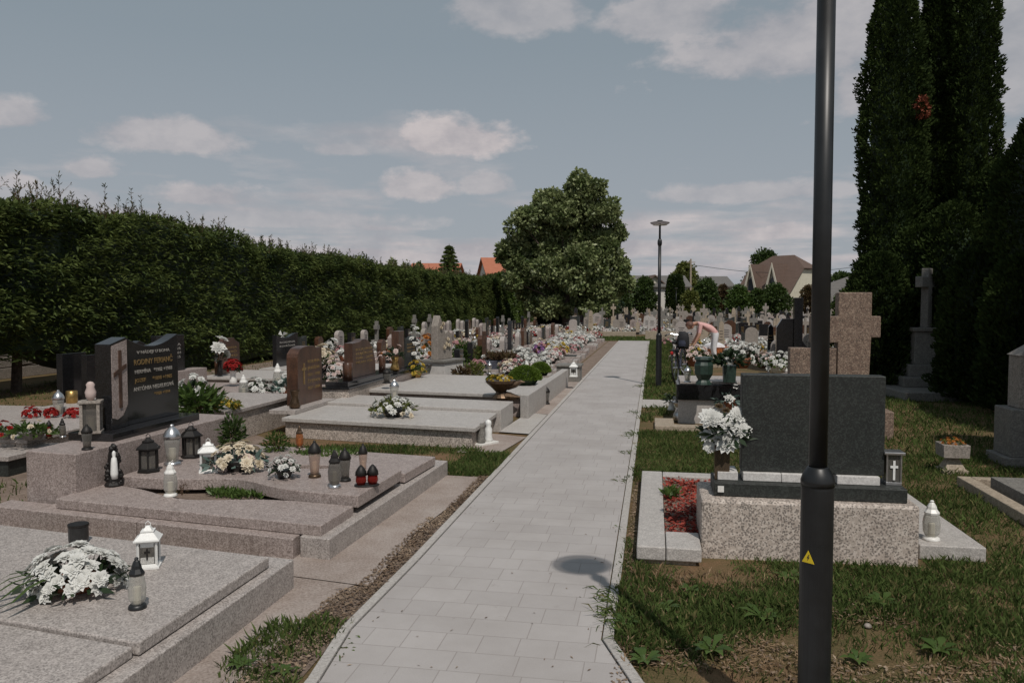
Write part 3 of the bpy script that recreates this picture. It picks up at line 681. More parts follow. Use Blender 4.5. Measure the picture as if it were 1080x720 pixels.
bouquet('flower_arrangement', at(250, 496, .29), .44, .25, 'petal_cream', 'large cream rose arrangement with grey leaves on the wavy grave', bowl='plastic_black', leafm='grey_leaf', n=32, br=.05, layers=4, seed=5, extra=('petal_palepink', [(.25, .1, 8), (-.3, -.2, 6)]), stretch=1.2, rz=.1)
bouquet('flower_posy', at(300, 504, .29), .27, .19, 'petal_white', 'round white posy in dark leaves beside the cream roses', bowl='plastic_black', leafm='dark_leaf', n=26, br=.028, layers=3, seed=6)
def shrublet(name, P, w, h, mat, label, seed=1, n=500, cat='plant', lw=.3, ll=None):
    rr = np.random.RandomState(seed); root = thing(name, P, label, cat)
    st_ = MB()
    pts = []
    for i in range(9):
        a = rr.rand()*6.28; e = Vector((math.cos(a)*w*.35*rr.rand(), math.sin(a)*w*.35*rr.rand(), h*(.6+.4*rr.rand()))); st_.tube([(0, 0, 0), e*.5+Vector((0, 0, .02*h)), e], [.012*w+.002, .008*w+.001, .001], 5); pts.append(e)
    st_.build('stem', 'twig', root)
    u = rr.normal(size=(n, 3)); u /= np.linalg.norm(u, axis=1, keepdims=True); r = rr.rand(n)**.5
    C = u*r[:, None]*np.array([w*.5, w*.5, h*.5])+np.array([0, 0, h*.52]); D = u+rr.normal(size=(n, 3))*.5; D[:, 2] += .4
    L = ll or h*.22
    mb = MB(); mb.quads(leaf_quads(C, D, L*(.6+.6*rr.rand(n)), L*lw*(.8+.5*rr.rand(n)), rr=rr)); mb.build('leaves', mat, root)
    return root
shrublet('potted_plant', at(246, 478, .2), .22, .36, 'bush_leaf', 'dark leafy plant with white blossom wand behind the cream roses', 2, 420)
shrublet('potted_plant', at(292, 480, .2), .26, .22, 'hornbeam_leaf', 'low feathery plant behind the round white posy', 3, 420)
shrublet('flowering_sprig', at(192, 522, .225), .10, .09, 'red_leaf', 'tiny sprig beside the candle with white pointed cap', 4, 60)

# lantern and dove on the black base of the big headstone
P = at(108, 457, .60); P = Vector((-4.72, 6.02, .60))
r_ = thing('box_lantern', P, 'grey stone box lantern with candle standing on black plinth', 'lantern', rz=.5)
MB().box((0, 0, 0), (.17, .17, .02)).build('base', 'stone_pale', r_, .003); m = MB()
for sx in (-1, 1):
    for sy in (-1, 1): m.box((sx*.065, sy*.065, .02), (.024, .024, .235))
m.build('frame', 'stone_pale', r_); MB().box((0, 0, .256), (.175, .175, .02)).build('roof', 'stone_pale', r_, .003); MB().box((0, 0, .022), (.105, .105, .23)).build('pane', 'glass_smoke', r_); MB().lathe([(.03, .022), (.03, .13), (.01, .135)], n=10).build('candle', 'wax', r_)
r_ = thing('bird_figurine', (P.x, P.y, .878), 'white and rust bird figurine perched on the grey box lantern', 'figurine'); MB().lathe([(.02, 0), (.04, .03), (.045, .07), (.03, .11), (.035, .135), (.02, .155), (.004, .16)], n=10).build('body', 'petal_palepink', r_, smooth=True)
put(v_urn, 92, 474, .53, 447, 'dark domed lantern on the near corner of pink plinth', 0, 1.15)

# ------------------------------------------------------------------ LEFT third grave and following
def grave_block(label, x0, x1, v0, v1, top, kerb_m, cover_m, over=.05, group='granite graves in the first row left of the path', joints=None, cz=.05):
    o = ((x0+x1)/2, (v0+v1)/2+.15, 0); r = thing('grave', o, label, 'grave', group)
    m = MB(o); poly_slab(m, [(x0, v0), (x1, v0), (x1, v1), (x0, v1)], 0, top-cz-.003); m.build('kerb', kerb_m, r, .006)
    js = [v0-over]+(joints or [])+[v1+over*.2]
    for a, b in zip(js[:-1], js[1:]):
        m = MB(o); poly_slab(m, [(x0-over*.5, a), (x1+over, a), (x1+over, b-.012), (x0-over*.5, b-.012)], top-cz, top); m.build('cover_slab', cover_m, r, .006)
    return r
g3 = grave_block('low wide grave with speckled kerb and smooth cover under white bouquet', -4.6, -2.08, 9.0, 10.25, .26, 'granite_coarse', 'granite_light', joints=None)
g3o = Vector(g3.location)
m = MB(g3o); poly_slab(m, [(-4.6, 10.262), (-1.98, 10.262), (-1.98, 11.2), (-4.6, 11.2)], 0, .30); m.build('cover_slab', 'granite_light', g3, .006)
def headstone(parent, o, P, w, h, t, shape, mat, rz, text=None, tcol='gold_paint', base=None, cross=False):
    """P world base centre, front faces local -Y turned by rz"""
    c, s = math.cos(rz), math.sin(rz); ux = Vector((c, s, 0)); fr = Vector((s, -c, 0))
    a = w/2
    shapes = {'slab': [(-a, 0), (a, 0), (a, h), (-a, h)],
              'arch': [(-a, 0), (a, 0), (a, h*.72)]+[(a*math.cos(t_), h*.72+h*.28*math.sin(t_)) for t_ in np.linspace(.25, math.pi-.25, 9)]+[(-a, h*.72)],
              'dome': [(-a, 0), (a, 0), (a, h*.93), (a*.8, h*.955)]+[(a*.7*math.cos(t_)-a*.1, h*.93+h*.07*math.sin(t_)) for t_ in np.linspace(.3, math.pi-.1, 8)]+[(-a*.97, h*.88), (-a, h*.82)],
              'wave': [(-a, 0), (a, 0)]+[(a-2*a*t_, h*(.93+.07*math.cos(t_*math.pi*1.7))) for t_ in np.linspace(0, 1, 10)],
              'peak': [(-a, 0), (a, 0), (a, h*.82), (0, h), (-a, h*.82)],
              'shoulder': [(-a, 0), (a, 0), (a, h*.84), (a*.6, h*.92), (a*.45, h), (-a*.45, h), (-a*.6, h*.92), (-a, h*.84)],
              'slant': [(-a, 0), (a, 0), (a*.9, h*.8), (a*.3, h), (-a*.8, h*.9)],
              'half': [(-a, 0), (a, 0)]+[(a*math.cos(t_), h*.15+h*.85*math.sin(t_)) for t_ in np.linspace(.12, math.pi*.62, 9)]+[(-a, h*.92)],
              'cross': [(-w*.13, 0), (w*.13, 0), (w*.13, h*.56), (a, h*.56), (a, h*.78), (w*.13, h*.78), (w*.13, h), (-w*.13, h), (-w*.13, h*.78), (-a, h*.78), (-a, h*.56), (-w*.13, h*.56)],
              'obelisk': [(-a, 0), (a, 0), (a*.72, h*.9), (0, h), (-a*.72, h*.9)]}
    P = Vector(P); m = MB(o); m.plate(shapes[shape], P+fr*t/2*-1, ux, (0, 0, 1), t)
    # plate normal = ux x z = (s,-c,0) = fr
    hs_ = m.build('headstone', mat, parent, .005)
    loc = Vector(o)
    if cross:
        k = MB(o); q = P+fr*(t/2)+ux*(-w*.25)+Vector((0, 0, h*.55)); u_ = h*.012+.008
        k.plate([(-u_, -h*.2), (u_, -h*.2), (u_, .03), (h*.08, .03), (h*.08, .03+2*u_), (u_, .03+2*u_), (u_, h*.16), (-u_, h*.16), (-u_, .03+2*u_), (-h*.08, .03+2*u_), (-h*.08, .03), (-u_, .03)], q, ux, (0, 0, 1), .006); k.build('cross_emblem', tcol, hs_)
    if text:
        n = len(text)
        for i, tx in enumerate(text):
            szz = min(h*.095, .06)
            ob = text_part(tx, hs_, tcol, (0, 0, 0), (math.pi/2, 0, rz), szz); bpy.context.view_layer.update()
            ww = w*(.5 if cross else .72)
            ob.scale = (ww/max(.01, ob.dimensions.x), 1, 1); ob.location = P+fr*(t/2+.001)+ux*(w*.15 if cross else 0)+Vector((0, 0, h*.70-i*h*.115))-loc
    return hs_
HZ = math.pi/2+R(0)
# tall brown stone
m = MB(g3o); m.box((-4.75, 10.28, .262), (.36, 1.35, .055), 0); m.build('base_plate', 'granite_grey', g3, .004)
headstone(g3, g3o, (-4.80, 10.42, .315), .80, .80, .16, 'dome', 'granite_brown', HZ, ['RODINA', 'JÁNOŠOVÁ', '1931 - 1999', 'ŠTEFAN', '1927 - 2004'], 'gold_paint', cross=True)
def vase(name, P, h, w, mat, label, flowers=None, kind=0, seed=1, leafm='dark_leaf', br=None, n=12, fh=None, group=None, cat='vase'):
    r = thing(name, P, label, cat, group)
    prof = [[(.3, 0), (.5, .1), (.42, .35), (.30, .62), (.42, .95), (.5, 1.0), (.4, .98)], [(.5, 0), (.5, .98), (.45, 1.0), (.42, .96)], [(.28, 0), (.3, .08), (.15, .2), (.45, .5), (.5, .9), (.52, 1.0), (.45, .98)]][kind]
    MB().lathe([(a*w, b*h) for a, b in prof], n=18).build('body', mat, r, smooth=True)
    if flowers:
        rr = np.random.RandomState(seed); br = br or w*.35; fh = fh or h
        for j, fm in enumerate(flowers if isinstance(flowers, (list, tuple)) else [flowers]):
            m = MB(); m.quads(flower_mass((0, 0, h+fh*.32), (w*.95, w*.95, fh*.6), n, br, 4, 10, np.random.RandomState(seed+j), minz=-.4)); m.build('blossoms', fm, r)
        m = MB(); m.quads(leaves_around((0, 0, h*1.0), (w*.9, w*.9, fh*.7), 90, w*.6, w*.2, rr)); m.build('leaves', leafm, r)
    return r
vase('vase', Vector((-4.66, 9.80, .317)), .24, .15, 'bronze', 'brown stone vase before the tall brown headstone')
bouquet('flower_arrangement', at(415, 439, .26), .58, .27, 'petal_white', 'white and yellow-green bouquet in black bowl on the low wide grave', bowl='plastic_black', leafm='bush_yellow', n=26, br=.05, seed=8, extra=('petal_cream', [(-.3, -.15, 6), (.3, -.15, 6)]), stretch=1.1)
# figurine pair on board
P = at(511, 469, .0); r_ = thing('figurine_pair', P, 'two white figurines with dark hair on a small board at the slab end', 'figurine', rz=R(60))
MB().box((0, 0, .0), (.34, .16, .035)).build('board', 'plastic_white', r_, .004)
for i, (x, hh, mt) in enumerate(((-.06, .27, 'stone_weathered'), (.07, .30, 'white_enamel'))):
    MB().lathe([(.05, .035), (.055, .06), (.042, .4*hh), (.048, .62*hh), (.03, .74*hh), (.04, .82*hh), (.036, .93*hh), (.01, hh)], (x, 0, 0), n=12).build('figure', mt, r_, smooth=True)
# eagle shaped bowl with yellow flowers
P = at(528, 419, .30); r_ = thing('bird_bowl', P, 'dark bronze bird-shaped bowl filled with yellow flowers', 'planter')
MB().lathe([(.12, 0), (.10, .03), (.06, .08), (.12, .15), (.19, .22), (.2, .26), (.15, .25)], n=14, sx=1.15).build('bowl', 'bronze', r_)
MB().tube([(.10, 0, .17), (.22, 0, .2), (.31, 0, .245), (.37, 0, .235)], [.06, .05, .028, .006], 8).build('beak', 'bronze', r_)
MB().tube([(-.05, 0, .04), (.15, 0, .02), (.30, 0, .01)], [.08, .06, .01], 8).build('tail', 'bronze', r_)
m = MB(); m.quads(flower_mass((0, 0, .24), (.19, .15, .10), 26, .035, 3, 8, rs)); m.build('blossoms', 'petal_yellow', r_)

g4 = grave_block('long granite grave with raised kerb beside the path and bird-shaped bowl', -4.5, -1.98, 11.75, 13.0, .33, 'granite_pink', 'granite_light')
o = Vector(g4.location)
m = MB(o); m.box((-4.68, 12.3, 0), (.42, 2.2, .42)); m.build('plinth', 'granite_coarse', g4, .008)
m = MB(o); m.box((-4.68, 12.3, .422), (.46, 2.25, .03)); m.box((-4.68, 12.3, .454), (.36, 2.1, .07)); m.build('base_plate', 'granite_black', g4, .004)
headstone(g4, o, (-4.72, 12.35, .525), 1.05, .60, .14, 'half', 'granite_brown', HZ, ['RODINA', 'KRAJČÍROVÁ', '1940 - 2010', 'MILAN 1936'], 'gold_paint')
vase('vase', Vector((-4.62, 11.55, .525)), .27, .15, 'granite_brown', 'square-set brown vase left of the half-arch headstone', kind=1)
vase('vase', Vector((-4.62, 13.12, .525)), .27, .12, 'granite_brown', 'slim brown vase right of the half-arch headstone', kind=1)
g5 = grave_block('granite grave with gold vase, bright green ball bush at the foot', -4.4, -2.0, 13.1, 14.9, .30, 'granite_light', 'granite_light', joints=[14.0])
o = Vector(g5.location)
m = MB(o); m.box((-4.7, 14.5, 0), (.42, 1.9, .42)); m.build('plinth', 'granite_pink', g5, .008)
m = MB(o); m.box((-4.7, 14.5, .422), (.44, 1.95, .06)); m.build('base_plate', 'granite_black', g5, .004)
headstone(g5, o, (-4.74, 14.35, .485), .34, .70, .14, 'slab', 'granite_brown', HZ); headstone(g5, o, (-4.74, 14.95, .485), .72, .58, .14, 'wave', 'granite_dark', HZ, ['RODINA', 'HORVÁTHOVÁ', '1920 - 1988'], 'gold_paint')
vase('vase', Vector((-4.60, 13.75, .485)), .26, .17, 'brass', 'round golden vase in front of the slim brown stone', kind=0, flowers='petal_palepink', n=4, br=.05)
def ball_bush(P, w, h, mat, label, seed=1, n=5000, L=.035, name='ball_bush'):
    rr = np.random.RandomState(seed); r = thing(name, P, label, 'bush')
    u = rand_dirs(n, rr); u[:, 2] = np.abs(u[:, 2])*1.1-.1; k = 1+.05*np.array([vnoise(v, 3, seed) for v in u])
    C = u*np.array([w/2, w/2, h*.62])*k[:, None]*(.9+.1*rr.rand(n)[:, None])+np.array([0, 0, h*.36]); C[:, 2] = np.maximum(C[:, 2], .01)
    mb = MB(); mb.quads(leaf_quads(C, u+rr.normal(size=(n, 3))*.5, L, L*.5, rr=rr)); mb.build('leaves', mat, r)
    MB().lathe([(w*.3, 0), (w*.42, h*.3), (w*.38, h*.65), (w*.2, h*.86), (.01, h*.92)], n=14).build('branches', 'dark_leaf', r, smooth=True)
    return r
ball_bush(at(554, 405.5, .30), .56, .33, 'ball_leaf', 'bright green clipped ball bush at the end of the grave', 2)
ball_bush(at(570, 396, .30), .40, .26, 'ball_leaf', 'smaller bright green bush half hidden behind the ball bush', 3, 2500)
ball_bush(at(521, 403, .30), .26, .12, 'fresh_leaf', 'low flat green cushion left of the ball bush', 4, 1200)
# raised kerb blocks beside the path
r_ = thing('grave_kerb', (-1.92, 13.2, 0), 'long raised pale kerb wall stepping along the path edge', 'kerb')
m = MB((-1.92, 13.2, 0)); m.prism([(-1.93, 11.5), (-1.80, 11.45), (-1.72, 16.2), (-1.86, 16.25)], 0, .36); m.build('kerb', 'granite_light', r_, .008)
put(v_urn, 576, 426, .01, 407, 'little hooded lantern on the apron beside the raised kerb', 0, 1.2)
put(hl, 605, 397, .25, 380, 'white house lantern hanging at the stone block by path', 0, .9)
r_ = thing('stone_planter', at(600, 402, 0), 'low square weathered stone block beside the path', 'planter'); MB().box((0, .1, 0), (.5, .6, .33)).build('block', 'stone_weathered', r_, .01); MB().box((0, .1, .332), (.56, .66, .04)).build('rim', 'stone_weathered', r_, .006)

# ------------------------------------------------------------------ LEFT, second row
def simple_grave(P, label, w=1.2, L=2.1, top=.28, kerb='granite_grey', cover='granite_grey', hs_=None, hsm='granite_black', hw=.8, hh=.8, text=None, tcol='gold_paint', rz=math.pi/2, group=None, plinth_h=.0, cross=False, pm='granite_grey', cov=True):
    """P = head end centre on ground; grave runs away from the headstone towards its front"""
    r = thing('grave', P, label, 'grave', group); o = Vector(P); c, s = math.cos(rz), math.sin(rz); ux = Vector((c, s, 0)); fr = Vector((s, -c, 0))
    def rect(a0, a1, b0, b1): return [(o+ux*a+fr*b).to_2d()[:] for a, b in ((a0, b0), (a1, b0), (a1, b1), (a0, b1))]
    m = MB(o); t = .14
    m.prism(rect(-w/2, w/2, L-t, L), 0, top-.05); m.prism(rect(-w/2, -w/2+t, .01, L-t-.004), 0, top-.05); m.prism(rect(w/2-t, w/2, .01, L-t-.004), 0, top-.05); m.build('kerb', kerb, r, .008)
    if cov: m = MB(o); m.prism(rect(-w/2-.03, w/2+.03, .0, L+.03), top-.047, top); m.build('cover_slab', cover, r, .006)
    else: m = MB(o); m.prism(rect(-w/2+t+.002, w/2-t-.002, .01, L-t-.006), 0, top-.09); m.build('planting_soil', 'soil', r)
    if plinth_h: m = MB(o); m.prism(rect(-w/2+.05, w/2-.05, .02, .30), top+.002, top+plinth_h); m.build('plinth', pm, r, .006)
    if hs_: headstone(r, o, o+fr*.16+Vector((0, 0, top+plinth_h+.002)), hw, hh, .10, hs_, hsm, rz, text, tcol, cross=cross)
    return r
rowB = 'graves in the second row left of the path'
simple_grave((-8.9, 8.35, 0), 'grey granite grave at left edge with red flower cushions on the cover', 2.3, 2.5, .30, 'granite_coarse', 'granite_grey', None, group=rowB)
hg = simple_grave((-7.6, 9.75, 0), 'dark edged grey grave behind the black memorial with yellow flowers', 1.9, 2.55, .40, 'granite_coarse', 'granite_grey', None, group=rowB)
m = MB(hg.location); m.box((-7.35, 10.38, .402), (.34, .62, .16)); m.build('plinth', 'granite_black', hg, .006)
headstone(hg, Vector(hg.location), (-7.37, 10.38, .564), .56, .60, .10, 'peak', 'granite_black', HZ, ['RODINA', 'NÉMETHOVÁ', '1912 - 1979', 'PAVOL', '1908 - 1990'], 'red_paint')
simple_grave((-8.3, 12.3, 0), 'pinkish grave with white lanterns in front of a black lettered stone', 2.0, 2.9, .26, 'granite_pink', 'granite_pink', 'slab', 'granite_black', .8, .62, ['RODINA', 'BARTOŠOVÁ', '1930 - 2001', 'JÁN 1925'], 'silver_paint', group=rowB, plinth_h=.28, pm='granite_pink')
simple_grave((-8.7, 14.9, 0), 'grey grave beside the cream flowers with a brown slab stone', 1.7, 2.8, .28, 'granite_pink', 'granite_light', 'shoulder', 'granite_brown', .8, .72, ['RODINA', 'SZABÓ', '1940'], 'gold_paint', group=rowB)
simple_grave((-8.6, 17.3, 0), 'black rimmed grave with orange flower bowls near the hedge', 1.9, 2.6, .26, 'granite_pink', 'granite_light', 'wave', 'granite_black', 1.1, .75, ['RODINA', 'KOVÁČOVÁ'], 'silver_paint', group=rowB)
# far-left black stones
r_ = thing('memorial_stone', at(77, 440, 0), 'tall plain black stone left of the lettered memorial', 'gravestone', rz=math.pi/2); MB().box((0, 0, 0), (.9, .35, .2)).build('plinth', 'granite_black', r_, .006); MB().box((0, 0, .205), (.50, .10, .76)).build('headstone', 'granite_black', r_, .004)
r_ = thing('memorial_stone', at(99, 440, 0), 'narrow black stone with a red and silver vertical inscription', 'gravestone', rz=math.pi/2); MB().box((0, 0, 0), (.5, .35, .2)).build('plinth', 'granite_black', r_, .006); q = MB().box((0, 0, .205), (.36, .10, .74)).build('headstone', 'granite_black', r_, .004)
for i, ch in enumerate('VDOVA'): text_part(ch, q, ('silver_paint', 'red_paint')[i % 2], (.02, -.055, .80-i*.085), (math.pi/2, 0, 0), .085)
# small items of the second row
for (px, py, tr, pr, lab, wd) in ((52, 462, 443, v_red, 'red glass lantern with bronze top on left edge grave', 1.1), (66, 461, 441, v_smoke, 'clear glass lantern with dark cap at corner of left edge grave', 1.0)):
    put(pr, px, py, .30, tr, lab, 0, wd)
put(v_silver, 62, 439, .30, 411, 'big clear lantern with silver dome among the red flower cushions', 0, 1.2)
vase('vase', at(76, 428, .36), .2, .14, 'brass', 'amber cylinder candle pot beside the plain black stone', kind=1)
for i, (px, wpx, lab) in enumerate(((33, 20, 'leftmost red flower cushion on the left edge grave'), (54, 16, 'middle red flower cushion beside the silver vase'), (78, 20, 'right red flower cushion on the left edge grave'))):
    P = at(px, 440, .30); bouquet('flower_cushion', P, wpx*mpp(P), .13, 'petal_red', lab, bowl=None, n=24, br=.035, layers=3, k=7, seed=20+i, leafn=20)
P = at(34, 463, .30); bouquet('flower_trough', P, .42, .22, 'petal_cream', 'planted trough of mixed leaves and pale flowers at left edge grave', bowl='stone_weathered', leafm='fresh_leaf', n=8, br=.035, seed=24, leafn=260, stretch=1.3)
P = at(5, 463, .30); bouquet('flower_trough', P, .25, .2, 'petal_red', 'red and pink flowers at the very left edge', bowl='stone_weathered', leafm='fresh_leaf', n=12, br=.035, seed=25, leafn=100)
P = at(0, 484, .22); r_ = thing('grave', at(-6, 500, 0), 'dark low slab corner at the very left edge', 'grave', rowB); MB().box((0, .25, 0), (.5, .7, .16)).build('kerb', 'granite_dark', r_, .006); MB().box((0, .25, .162), (.56, .76, .05)).build('cover_slab', 'granite_grey', r_, .006)
# wreath of white flowers leaning on the black stone
vase('vase', at(205, 437, .40), .24, .16, 'metal_silver', 'bunch of white flowers right of the lettered black stone', flowers='petal_white', n=14, br=.06, seed=9, fh=.26)
shrublet('flower_patch', at(208, 440, .38), .55, .34, 'fresh_leaf', 'leafy clump with grey stems on the grave right of black memorial', 11, 700, ll=.12)
P = at(233, 433, .40); bouquet('flower_patch', P, .5, .16, 'petal_yellow', 'low patch of orange-yellow flowers on the dark edged grave', bowl=None, leafm='bush_yellow', n=30, br=.035, seed=12, leafn=200)
vase('vase', at(232, 396, .30), .30, .12, 'iron_black', 'vase of large white lilies before the peaked black stone', flowers='petal_white', n=5, br=.13, seed=13, fh=.4)
vase('vase', at(246, 405, .30), .24, .14, 'plastic_white', 'white pot of bright red flowers beside the lilies', flowers='petal_red', n=22, br=.06, seed=14, fh=.2)
put(v_whitecap, 257, 420, .26, 395, 'large clear lantern with white cap left of white posy', 0, 1.1)
put(v_whitecap, 293, 410, .26, 383, 'tall white lantern with ornate cap right of white posy', 0, 1.0)
P = at(271, 418, .26); bouquet('flower_posy', P, .48, .3, 'petal_white', 'white posy in glass bowl between the two white-capped lanterns', bowl='plastic_white', n=22, br=.06, seed=15)
P = at(302, 418, .26); bouquet('flower_posy', P, .5, .38, 'petal_white', 'loose white bunch in red footed bowl left of the brown stone', bowl='terracotta', leafm='grey_leaf', n=18, br=.05, seed=16, leafn=220)
P = at(299, 381, .30); r_ = thing('pinwheel', P, 'small blue and white pinwheel on a stick before the hedge', 'pinwheel'); MB().tube([(0, 0, 0), (0, 0, .62)], .008, 6).build('stick', 'metal_silver', r_)
m = MB()
for k in range(4):
    a = k*math.pi/2+.4; d = Vector((math.cos(a), 0, math.sin(a))); e = Vector((math.cos(a+.8), 0, math.sin(a+.8))); c0 = Vector((0, -.02, .62)); m.add([c0, c0+d*.15, c0+e*.11+Vector((0, -.03, 0))], [(0, 1, 2)])
m.build('vanes', 'petal_white', r_)
P = at(341, 400, .28); vase('vase', P, .28, .2, 'iron_black', 'dark vase overflowing with cream roses behind the tall brown stone', flowers='petal_cream', n=20, br=.08, seed=17, fh=.38, leafm='fresh_leaf')
P = at(352, 402, .28); bouquet('flower_spray', P, .42, .5, 'petal_palepink', 'pale pink upright flower spray beside the cream roses', bowl='plastic_white', n=30, br=.05, seed=18, bowl_h=.15)
vase('vase', at(351, 378, .28), .25, .12, 'iron_black', 'single big white artificial rose head before the hedge', flowers='petal_white', n=3, br=.15, seed=19, fh=.3)
P = at(366, 401, .28); bouquet('flower_bowl', P, .36, .26, 'petal_cream', 'yellowish bunch in red bowl left of the half-arch headstone', bowl='terracotta', n=14, br=.06, seed=21)
P = at(372, 385, .28); bouquet('flower_bowl', P, .28, .22, 'petal_white', 'small white and mint flowers behind the half-arch headstone', bowl='plastic_white', leafm='grey_leaf', n=10, br=.05, seed=22)
for i, (px, lab) in enumerate(((410, 'orange flower bowl with white bloom, left of its pair'), (420, 'orange-brown flower bowl next to the slim brown stone'))):
    P = at(px, 378, .28); bouquet('flower_bowl', P, .5, .24, 'petal_orange', lab, bowl='wood_dark', n=16, br=.06, seed=30+i, extra=('petal_white', [(-.2, .1, 3)]))
P = at(232, 425, .35)
# cast-iron ornamental urn between plinths
P = at(447, 407, .0); vase('urn', P, .45, .34, 'stone_weathered', 'dark weathered ornamental urn between two plinths', kind=0)
put(v_silver, 416, 423, .26, 400, 'clear lantern with silver cap at the plinth end', 0, 1.2)
put(v_urn, 408, 404, .42, 388, 'small dark round lantern at the end of black base', 0, 1.6)
# light carved stone on white block
P = at(466, 405, 0); o = Vector(P)
r_ = thing('gravestone', P, 'pale carved stone with flower reliefs on a white block', 'gravestone', rz=R(75)); MB().box((0, 0, 0), (.78, .6, .48)).build('plinth', 'plinth_white', r_, .008); MB().box((0, 0, .483), (.86, .66, .05)).build('base_plate', 'stone_weathered', r_, .005)
m = MB(); m.plate([(-.3, 0), (.3, 0), (.3, .5), (.16, .6), (.02, .54), (-.08, .74), (-.2, .92), (-.3, .7)], (0, .08, .535), (1, 0, 0), (0, 0, 1), .16); m.build('headstone', 'stone_pale', r_, .01)
m = MB(); m.quads(np.concatenate([blossom((x, -.1, z), (0, -1, .2), .06, 3, 8) for x, z in ((.05, .85), (.15, .82), (.1, .95), (-.05, .78), (-.18, 1.2), (-.1, 1.28))])); m.build('flower_relief', 'petal_cream', r_)
P = at(437, 395, .3); bouquet('flower_spray', P, .26, 1.0, 'petal_white', 'tall white orchid spray before the pale carved stone', bowl=None, n=26, br=.06, seed=33, bowl_h=.2, leafn=60)
P = at(450, 385, .3); bouquet('flower_spray', P, .36, .75, 'petal_orange', 'orange flowers on tall stems beside the orchid spray', bowl=None, n=12, br=.07, seed=34, bowl_h=.5, leafn=120, leafm='fresh_leaf')
P = at(440, 398, .3); bouquet('flower_spray', P, .4, .35, 'petal_yellow', 'yellow and white flowers at the foot of orchid spray', bowl='brass', n=16, br=.05, seed=35, leafm='fresh_leaf')
# post with lantern-less cross, planter, bushes
r_ = thing('wooden_post', at(511, 393, 0), 'thin red-brown wooden post standing before the flower rows', 'post'); MB().box((0, 0, 0), (.10, .10, 1.02)).build('post', 'wood_dark', r_, .004); MB().box((0, 0, 1.02), (.07, .07, .2)).build('cap', 'stone_pale', r_, .004)
r_ = thing('planter', at(528, 395, 0), 'dark square planter with reddish heather before the ball bush', 'planter'); MB().box((0, .1, 0), (.62, .5, .34), 0, 1.06).build('box', 'plastic_blue', r_, .01)
tuft('plants', r_, (0, 0, 0), 0, .1, .33, .34, .26, 500, .20, 'red_leaf', 5)
shrublet('dwarf_conifer', at(489, 394, 0), .55, .75, 'fresh_leaf', 'upright green dwarf conifer right of the pale carved stone', 36, 1500, 'bush', ll=.1)
shrublet('dwarf_conifer', at(505, 392, 0), .50, .6, 'bush_yellow', 'yellow-green feathery bush beside the dwarf conifer', 37, 1300, 'bush', ll=.1)
shrublet('potted_plant', at(487, 403, .1), .4, .3, 'red_leaf', 'small reddish green pot plant at the white kerb', 38, 500, ll=.09)
shrublet('potted_plant', at(500, 398, .1), .45, .3, 'bush_yellow', 'low mixed ground plant beside the wooden post', 39, 500, ll=.09)

# ------------------------------------------------------------------ RIGHT, nearest grave
o = (1.0, 6.4, 0)
gr = thing('grave', o, 'right foreground grave with coarse granite plinth and red chip bed', 'grave', 'graves standing right of the path')
m = MB(o); m.prism([(-.10, 5.2), (.085, 5.2), (.085, 7.58), (-.10, 7.58)], .03, .12); m.prism([(.09, 5.2), (.315, 5.2), (.315, 5.58), (.09, 5.58)], .03, .119)
m.prism([(.09, 7.40), (2.1, 7.40), (2.1, 7.58), (.09, 7.58)], .03, .118); m.build('kerb', 'granite_light', gr, .008)
m = MB(o); m.prism([(-.08, 5.23), (.28, 5.23), (.28, 5.4), (-.08, 5.4)], -.05, .028); m.build('foundation', 'stone_tan', gr, .004)
m = MB(o); m.prism([(1.75, 5.62), (2.16, 5.62), (2.12, 7.5), (1.75, 7.5)], .0, .10); m.build('kerb', 'granite_light', gr, .008)
m = MB(o); m.prism([(.32, 5.40), (1.70, 5.46), (1.70, 5.98), (.32, 5.98)], -.03, .393); m.build('plinth', 'granite_coarse', gr, .02)
m = MB(o); m.prism([(.09, 5.99), (1.745, 5.99), (1.745, 7.395), (.09, 7.395)], .0, .08); m.prism([(.092, 5.585), (.317, 5.585), (.317, 5.985), (.092, 5.985)], 0, .08); m.build('bed', 'soil', gr)
rr = np.random.RandomState(44); n = 6500; P_ = np.stack([.10+rr.rand(n)*1.6, 5.59+rr.rand(n)*1.78, .08+rr.rand(n)*.03], 1); D_ = rr.normal(size=(n, 3)); D_[:, 2] *= .35
m = MB(o); m.quads(leaf_quads(P_, D_, .038, .018, rr=rr)); q = m.build('bark_chips', 'red_chip', gr); q['kind'] = 'stuff'
c_ = at(708, 524, .09); tuft('weed', gr, o, c_.x, c_.y, .09, .07, .10, 110, .09, 'fresh_leaf', 6)
m = MB(o); m.prism([(.41, 5.52), (1.64, 5.52), (1.64, 5.86), (.41, 5.86)], .395, .487); m.build('base_plate', 'granite_dark', gr, .006)
m = MB(o)
for x0, x1 in ((.44, .575), (.61, .86), (.863, 1.12), (1.22, 1.49)): m.prism([(x0, 5.60), (x1, 5.60), (x1, 5.82), (x0, 5.82)], .489, .545)
m.build('spacer_blocks', 'plinth_white', gr, .003)
m = MB(o); m.prism([(.60, 5.64), (1.525, 5.64), (1.525, 5.77), (.60, 5.77)], .547, 1.215); m.build('headstone', 'granite_dark', gr, .006)
m = MB(o); m.box((.455, 5.512, .425), (.04, .012, .04)); m.build('hook_plate', 'plastic_white', gr)
